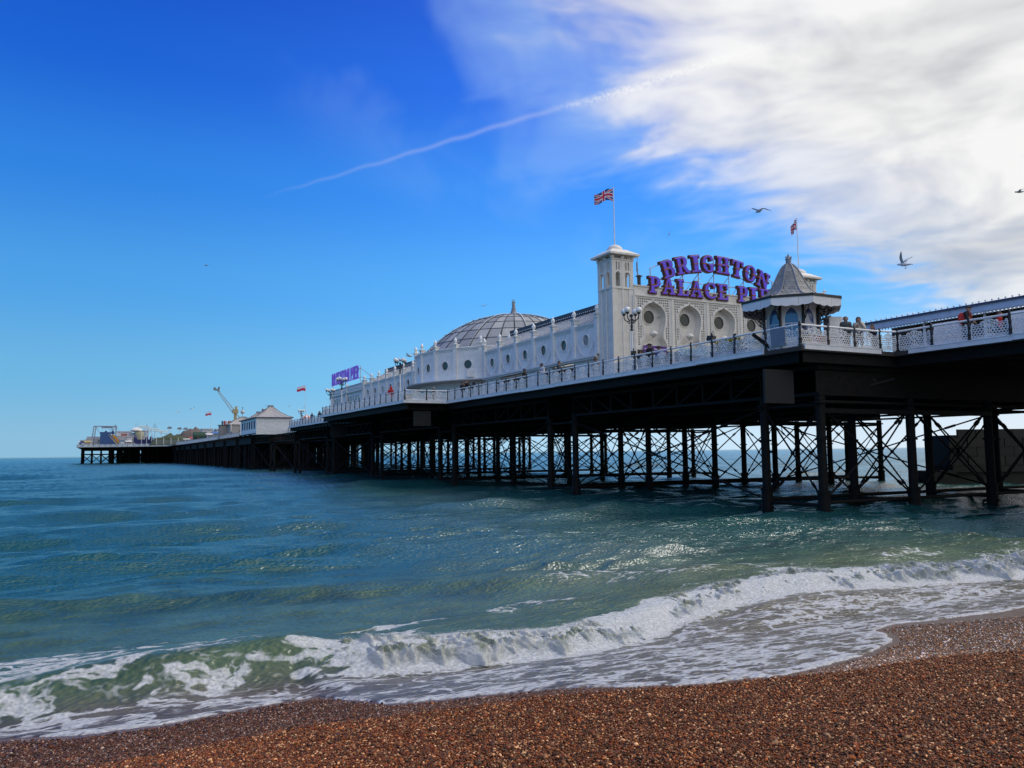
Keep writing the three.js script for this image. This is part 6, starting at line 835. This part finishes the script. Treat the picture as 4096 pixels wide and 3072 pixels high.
{
  const rf = std([0.46, 0.43, 0.42], 0.7, { map: grimeTex });
  const tent = (name, label, cat, x0, x1, z0, z1, e, h, wallM) => { const t = thing(name, label, cat, [0, DY, 0]), cx = (x0 + x1) / 2, cz = (z0 + z1) / 2, c = [[x0, z0], [x1, z0], [x1, z1], [x0, z1]], m = mb(), seams = mb(); for (let s = 0; s < 4; s++) { const a = c[s], b = c[(s + 1) % 4], P = (p, k, y) => [cx + (p[0] - cx) * k, y, cz + (p[1] - cz) * k]; for (const [k0, y0, k1, y1] of [[1, e, 0.55, e + h * 0.55], [0.55, e + h * 0.55, 0.1, e + h]]) { const q = [P(a, k0, y0), P(b, k0, y0), P(b, k1, y1), P(a, k1, y1)], g = new THREE.BufferGeometry(); g.setAttribute('position', new THREE.Float32BufferAttribute([...q[0], ...q[2], ...q[1], ...q[0], ...q[3], ...q[2]], 3)); g.computeVertexNormals(); m.add(g); for (let k = 0; k <= 8; k++) seams.bar([mix(q[0][0], q[1][0], k / 8), mix(q[0][1], q[1][1], k / 8) + 0.03, mix(q[0][2], q[1][2], k / 8)], [mix(q[3][0], q[2][0], k / 8), mix(q[3][1], q[2][1], k / 8) + 0.03, mix(q[3][2], q[2][2], k / 8)], 0.09); } } m.build('roof', rf, t); seams.build('seams', MAT.lead, t); mb().bb(x0 + 0.4, 0, z0 + 0.4, x1 - 0.4, e, z1 - 0.4).build('wall', wallM, t); for (let x = x0 + 0.6; x < x1; x += 2.4) mb().cyl(0.09, 0.09, e, x, 0, z1 + 0.1, 6).build('post', MAT.white, t); return t; };
  tent('palace_bar', 'big pale pitched tent roof with seams seaward of the pavilion', 'tent', 35.4, 52, -312, -292, 3.3, 3.8, std([0.2, 0.18, 0.17], 0.8));
  tent('small_tent', 'pale peaked roof under the mirrored ball', 'tent', 31.2, 40, -236, -226, 3.9, 2.3, std([0.4, 0.38, 0.36], 0.8));
  const d = thing('striped_kiosk', 'little kiosk with an orange and white striped dome beyond the railing', 'kiosk', [36.4, DY, -158]);
  for (let k = 0; k < 12; k++) { const g = new THREE.SphereGeometry(1.05, 4, 8, (k * Math.PI) / 6, Math.PI / 6, 0, Math.PI / 2); mb().add(g, M4(0, 2.1, 0, 0, 0, 0, [1, 1.15, 1])).build('stripe', k % 2 ? std([0.6, 0.18, 0.08], 0.6) : MAT.white, d); } mb().cyl(0.9, 0.9, 2.1, 0, 0, 0, 12).build('drum', MAT.arcade, d); mb().sph(0.12, 0, 3.35, 0).build('knob', MAT.white, d);
  const h = thing('hut', 'flat roofed hut with red and white tubs on top beside the lattice arm', 'hut', [30.9, DY, -231]); mb().bb(-1.4, 0, -2, 4, 3.8, 0).build('wall', std([0.3, 0.28, 0.27], 0.8), h); mb().bb(-1.7, 3.8, -2.2, 4.2, 3.95, 0.2).build('roof', MAT.darkroof, h); [[-0.6, [0.12, 0.13, 0.16]], [0, [0.5, 0.05, 0.05]], [0.6, [0.7, 0.7, 0.7]], [1.1, [0.45, 0.05, 0.05]], [1.6, [0.3, 0.3, 0.33]]].forEach(([x, c]) => mb().cyl(0.24, 0.27, 0.9, x, 3.95, -0.5, 8).sph(0.24, x, 4.9, -0.5, 8, 6).build('tub', std(c, 0.6), h));
  const b = thing('barrel_stall', 'dark green barrel shaped stall with an arched mouth far along the railing', 'stall', [31.9, DY, -300]); mb().add(new THREE.CylinderGeometry(1.7, 1.7, 4, 20), M4(-0.2, 2.3, 0, 0, 0, Math.PI / 2)).build('barrel', std([0.015, 0.06, 0.035], 0.6), b, 0.5); mb().add(new THREE.TorusGeometry(1.55, 0.25, 6, 16, Math.PI), M4(1.9, 2.3, 0, 0, Math.PI / 2)).bb(1.7, 0, -1.6, 2.0, 2.4, -1.2).bb(1.7, 0, 1.2, 2.0, 2.4, 1.6).build('mouth', std([0.01, 0.025, 0.02], 0.6), b); mb().bb(-2.2, 0, -1.5, 1.8, 0.9, 1.5).build('base', MAT.lead, b);
}
{ // pier head
  const t = thing('swing_frame', 'tall grey portal frame of a swing ride at the far end of the pier', 'fairground ride', [0, DY, -404]); const gm = std([0.3, 0.33, 0.4], 0.6);
  const leg = (x0, x1, y0, y1, w) => { const m = mb(); for (const q of [-w, w]) for (const z of [-0.7, 0.7]) m.bar([x0 + q, y0, z], [x1 + q, y1, z], 0.36); for (let i = 0; i < 9; i++) { const p = i / 9, u = (i + 1) / 9, s = i % 2 ? 1 : -1; m.bar([mix(x0, x1, p) - w * s, mix(y0, y1, p), 0.7], [mix(x0, x1, u) + w * s, mix(y0, y1, u), 0.7], 0.16); } m.build('leg', gm, t); };
  leg(-2.3, -1.2, 0, 9.4, 0.45); leg(6.4, 6.7, 0, 9.5, 0.7); mb().bb(-1.6, 9.1, -0.9, 7.5, 9.5, 0.9).bb(1.4, 8.6, -0.6, 5.6, 9.2, 0.6).build('beam', gm, t); for (const x of [1.6, 3, 4.2, 5.2]) mb().bar([x, 9.1, 0], [x + 0.2, 7.8, 0], 0.14).build('hanger', gm, t); mb().bar([-0.8, 9.2, 0], [1.4, 5, 0], 0.15).bar([5.6, 9.2, 0], [3.8, 5, 0], 0.15).build('stay', gm, t);
  const s = thing('slide', 'blue inflatable slide with yellow lanes at the pier head', 'slide', [0, DY, -399]); const sb = std([0.03, 0.1, 0.28], 0.6, { map: grimeTex });
  mb().ext(poly([[0.9, 0], [0.9, 6.6], [3.2, 6.6], [6.8, 1.9], [8.6, 0]]), 1.0, M4(0, 0, 0.8)).ext(poly([[1.1, 0], [1.1, 6.3], [4.4, 6.3], [9.2, 0.4], [9.2, 0]]), 5, M4(0, 0, -4.2)).build('body', sb, s); mb().bb(0.8, 5.9, -4.3, 6.6, 6.6, -1).sph(0.5, 3.2, 6.8, -2, 10, 8).sph(0.5, 5.9, 6.8, -2, 10, 8).build('top_rail', std([0.02, 0.04, 0.16], 0.6), s);
  for (let i = 0; i < 3; i++) mb().bar([3.9 + i * 1.05, 5.3, 0.7 - i * 0.2], [7.8 + i * 0.85, 1.1, 0.7 - i * 0.2], 0.75, 0.3).build('lane', std([[0.55, 0.4, 0.14], [0.6, 0.34, 0.08], [0.55, 0.24, 0.03]][i], 0.6), s);
  const c = thing('bouncy_castle', 'dark blue inflatable castle with turrets at the pier head', 'castle', [14.4, DY, -399]); const cb = std([0.012, 0.02, 0.12], 0.6); mb().bb(0.3, 0, -3, 7.4, 3.3, 0).build('wall', cb, c); for (const x of [0.7, 5.3, 7.2]) mb().cyl(0.65, 0.65, 3.9, x, 0, 0, 10).add(new THREE.ConeGeometry(0.8, 1.2, 10), M4(x, 4.5, 0)).build('turret', cb, c);
  const lb = thing('low_hall', 'long low grey and white hall behind the inflatables at the pier head', 'hall', [-5, DY, -409]); mb().bb(0.6, 0, -6, 6, 4.8, 0).bb(12, 0, -8, 26, 5.2, 0).bb(18, 5.2, -7, 24, 6.6, -1).build('wall', std([0.55, 0.57, 0.6], 0.7, { map: grimeTex }), lb); mb().bb(5, 2.2, 0.02, 6.0, 3.6, 0.1).bb(13, 3.2, 0, 25.4, 3.5, 0.2).bb(13, 1, 0.02, 25.4, 2.6, 0.1).build('window', MAT.lead, lb); mb().bb(14.5, 5.2, -3, 17, 6.2, -1).build('roof_plant', std([0.4, 0.12, 0.08], 0.7), lb);
  const sa = thing('saucer_ride', 'white saucer topped ride on a pale cone over the blue castle', 'fairground ride', [15.8, DY, -408]); mb().lathe([[0, 6.9], [1.6, 7.0], [2.5, 7.5], [2.5, 7.9], [1.6, 8.6], [0.9, 9.0], [0, 9.0]], 0, 0, 0, 20).build('saucer', MAT.arcade, sa, 0.5); mb().lathe([[0.4, 2.8], [2.2, 6.9], [0, 6.95]], 1.2, 0, 0, 14).build('cone', std([0.5, 0.47, 0.3], 0.7), sa); mb().rod([-0.4, 9, 0], [-0.4, 10.6, 0], 0.05).rod([0.3, 9, 0], [0.3, 10.9, 0], 0.05).build('aerial', MAT.lead, sa);
  const ro = thing('roller_coaster', 'white roller coaster track dipping away beside the saucer ride', 'roller coaster', [0, DY, -385]); const tr = [[15.5, 8.6, 0], [17.5, 9.0, 0], [19.2, 8.6, 0], [21.5, 7.6, 0], [23.5, 7.4, 0], [25.5, 6.6, 0], [27.5, 6.5, 0]]; mb().tube(tr, 0.2, 40, 6).tube(tr.map(([a, b, d]) => [a, b - 0.7, d - 1.5]), 0.2, 40, 6).build('track', MAT.arcade, ro); for (let x = 17; x < 27; x += 2) mb().rod([x, 0, -0.7], [x, 7.2, -0.7], 0.1).build('support', MAT.arcade, ro); mb().bar([17.6, 8.4, 0], [20, 4, 0], 0.12).bar([20.6, 8, 0], [18.6, 4, 0], 0.12).build('brace', MAT.arcade, ro);
  for (const [x, y] of [[26.7, 7.2], [30.6, 6.9], [33, 6.8]]) { const q = thing('floodlight_mast', `white mast with dark floodlights ${x < 28 ? 'beside the roller coaster track' : x < 32 ? 'in front of the brown hill' : 'standing between the brown hill and the green barrel'}`, 'mast', [x, DY, -365]); mb().cyl(0.14, 0.1, y, 0, 0, 0, 8).build('pole', MAT.arcade, q); mb().bb(-0.9, y - 0.1, -0.2, 0.9, y + 0.5, 0.2).bb(-0.5, y + 0.5, -0.2, 0.6, y + 0.8, 0.2).build('lamps', MAT.lead, q); }
  const hillG = (x0, x1, z0, z1, h, seed) => sheet(axis(x0, x1, x0, x1, (x1 - x0) / 40, 0), axis(z0, z1, z0, z1, (z1 - z0) / 14, 0), (x, z) => { const u = ((x - x0) / (x1 - x0)) * 2 - 1, v = ((z - z0) / (z1 - z0)) * 2 - 1; return h * Math.pow(clamp(1 - u * u), 0.6) * Math.pow(clamp(1 - v * v), 0.5) * (0.86 + 0.5 * fbm(x * 0.25 + seed, z * 0.25, 4)) - 0.05; }, 0.3);
  const hb = thing('ride_hill', 'brown artificial hill of a ride behind the green bank', 'hill', [0, DY, 0]); put('rockwork', hillG(27, 41, -352, -340, 7.4, 1), std([0.15, 0.12, 0.115], 0.9, { map: grimeTex }), hb);
  const gb = thing('ride_bank', 'green artificial bank of a ride beside the roller coaster', 'bank', [0, DY, 0]); put('slope', hillG(18, 34.5, -348, -338, 4.9, 5), std([0.07, 0.09, 0.05], 0.9, { map: grimeTex }), gb); mb().bb(20, 0, -337.6, 34, 1.9, -337.4).build('base_wall', std([0.16, 0.19, 0.16], 0.8), gb); for (let x = 20; x < 34; x += 2.6) mb().bb(x, 0, -337.4, x + 0.2, 2.6, -337.1).build('post', MAT.arcade, gb);
  const wb = thing('ticket_booth', 'plain white booth between the blue castle and the green bank', 'booth', [22.6, DY, -398]); mb().bb(0, 0, -2, 1.6, 3.6, 0).build('wall', MAT.arcade, wb); mb().bb(-0.15, 3.6, -2.1, 1.75, 3.8, 0.15).build('roof', MAT.lead, wb); mb().bb(0.3, 1.2, 0.01, 1.3, 2.2, 0.06).build('hatch', MAT.dark, wb);
}

// stalls and visitors along the far railing
{
  const r = rng(61), cols = [[0.55, 0.08, 0.06], [0.6, 0.58, 0.55], [0.07, 0.16, 0.36], [0.5, 0.36, 0.1], [0.1, 0.3, 0.2]], names = ['red', 'white', 'blue', 'yellow', 'green'];
  [[29.6, -372, 0], [33, -376, 2], [12, -391, 1], [-4, -397, 3], [-6.2, -402, 1], [25, -389, 4], [31.5, -268, 1], [31.5, -252, 2], [32, -322, 0], [31, -340, 1]].forEach(([x, z, c], i) => { const t = thing('stall', `small stall with a ${names[c]} awning ${['by the floodlight masts', 'behind the green bank', 'between the slide and the blue castle', 'beneath the portal frame', 'at the outer corner of the pier head', 'beside the ticket booth', 'before the tent roof', 'next to the lattice arm ride', 'seaward of the green barrel', 'under the brown hill'][i]}`, 'stall', [x, DY, z], 0.3 * r()); mb().bb(-1.1, 0, -0.9, 1.1, 2.0, 0.9).build('booth', std([0.4, 0.4, 0.42], 0.7), t); mb().box(2.8, 0.08, 2.4, 0, 2.35, 0.2, 0, 0.25).build('awning', std(cols[c], 0.7), t); for (const q of [-1.2, 1.2]) mb().cyl(0.05, 0.05, 2.2, q, 0, 1.2, 6).build('pole', MAT.white, t); });
  const tops = [[0.03, 0.03, 0.035], [0.25, 0.05, 0.05], [0.06, 0.08, 0.16], [0.5, 0.5, 0.5], [0.12, 0.1, 0.07]], tn = ['black', 'dark red', 'navy', 'white', 'brown'];
  const base = ['stand', 'walk', 'hold', 'leanon'];
  [[30.4, -192], [30.6, -203], [30.3, -214], [30.8, -226], [30.2, -246], [29.6, -262], [29.2, -279], [22, -376.5], [14, -382], [5, -388], [34.8, -140], [34.9, -149], [28.4, -120], [28.2, -126]].forEach(([x, z], i) => { const c = i % 5; person(`tiny far person in ${tn[c]} ${i < 4 ? 'beyond the white pavilion' : i < 7 ? 'on the far deck before the tent' : i < 10 ? 'at the pier head railing' : i < 12 ? 'beside the white pavilion' : 'by the end block railing'}, ${['standing', 'walking', 'holding something', 'leaning'][i % 4]}`, x, z, r() * 6, base[i % 4], tops[c], K, BROWN); });
}

{ // sheds, booths and hoardings crowding the pier head
  const r = rng(83), cols = { white: [0.66, 0.67, 0.68], blue: [0.05, 0.12, 0.36], 'pale blue': [0.3, 0.42, 0.55] };
  [['blue', -5.6, -399, 2.2, 2.6, 'at the seaward corner behind the railing'], ['white', -3.1, -400, 2.4, 3.4, 'left of the portal frame'.replace('left of', 'at the foot of')], ['pale blue', 9.8, -393, 2.6, 3.0, 'at the foot of the yellow lanes'], ['white', 12.4, -394, 2.2, 4.2, 'between the yellow lanes and the blue castle'], ['pale blue', 18.5, -413, 5, 7.4, 'rising behind the blue castle'], ['white', 11, -416, 6, 7.0, 'rising behind the yellow lanes'], ['blue', 25.2, -393, 2.4, 3.6, 'beside the white ticket booth'], ['white', 28.6, -383, 2.6, 3.2, 'below the roller coaster track'], ['pale blue', 31.2, -371, 2.4, 2.8, 'below the floodlight masts'], ['white', 37.5, -330, 4, 5.6, 'behind the green barrel'], ['blue', 34.2, -322, 2.4, 3.4, 'between the green barrel and the tent roof'], ['white', 33.8, -262, 3, 3.4, 'under the slope of the tent roof']].forEach(([c, x, z, w, h, where]) => {
    const t = thing('shed', `${c} shed ${where} on the funfair deck`, 'shed', [x, DY, z], (r() - 0.5) * 0.3); mb().bb(-w / 2, 0, -1.2, w / 2, h, 1.2).build('wall', std(cols[c], 0.7, { map: grimeTex }), t);
    mb().box(w + 0.4, 0.1, 1.6, 0, h + 0.22, 0.65, 0, 0.3).box(w + 0.4, 0.1, 1.6, 0, h + 0.22, -0.65, 0, -0.3).build('roof', MAT.lead, t); mb().bb(-w * 0.3, 1, 1.2, w * 0.3, h * 0.7, 1.26).build('shutter', MAT.arcade, t); mb().cyl(0.04, 0.03, 1.6, w * 0.3, h, 0, 5).build('aerial', MAT.lead, t);
  });
  const g = [[22.5, -390, 'beside the white ticket booth'], [6.9, -400, 'above the blue slide'], [19.8, -402, 'between the turrets of the blue castle']];
  g.forEach(([x, z, w]) => { const t = thing('cable_mast', `thin pale mast with stays ${w}`, 'mast', [x, DY, z]); mb().cyl(0.09, 0.06, 10.5, 0, 0, 0, 6).build('pole', MAT.lead, t); mb().rod([0, 10, 0], [-3.2, 4, 0], 0.045, 4).rod([0, 10, 0], [3.2, 4, 0], 0.045, 4).rod([-0.8, 8.6, 0], [0.8, 8.6, 0], 0.06, 4).build('stay', MAT.lead, t); });
}
renderer.render(scene, camera);
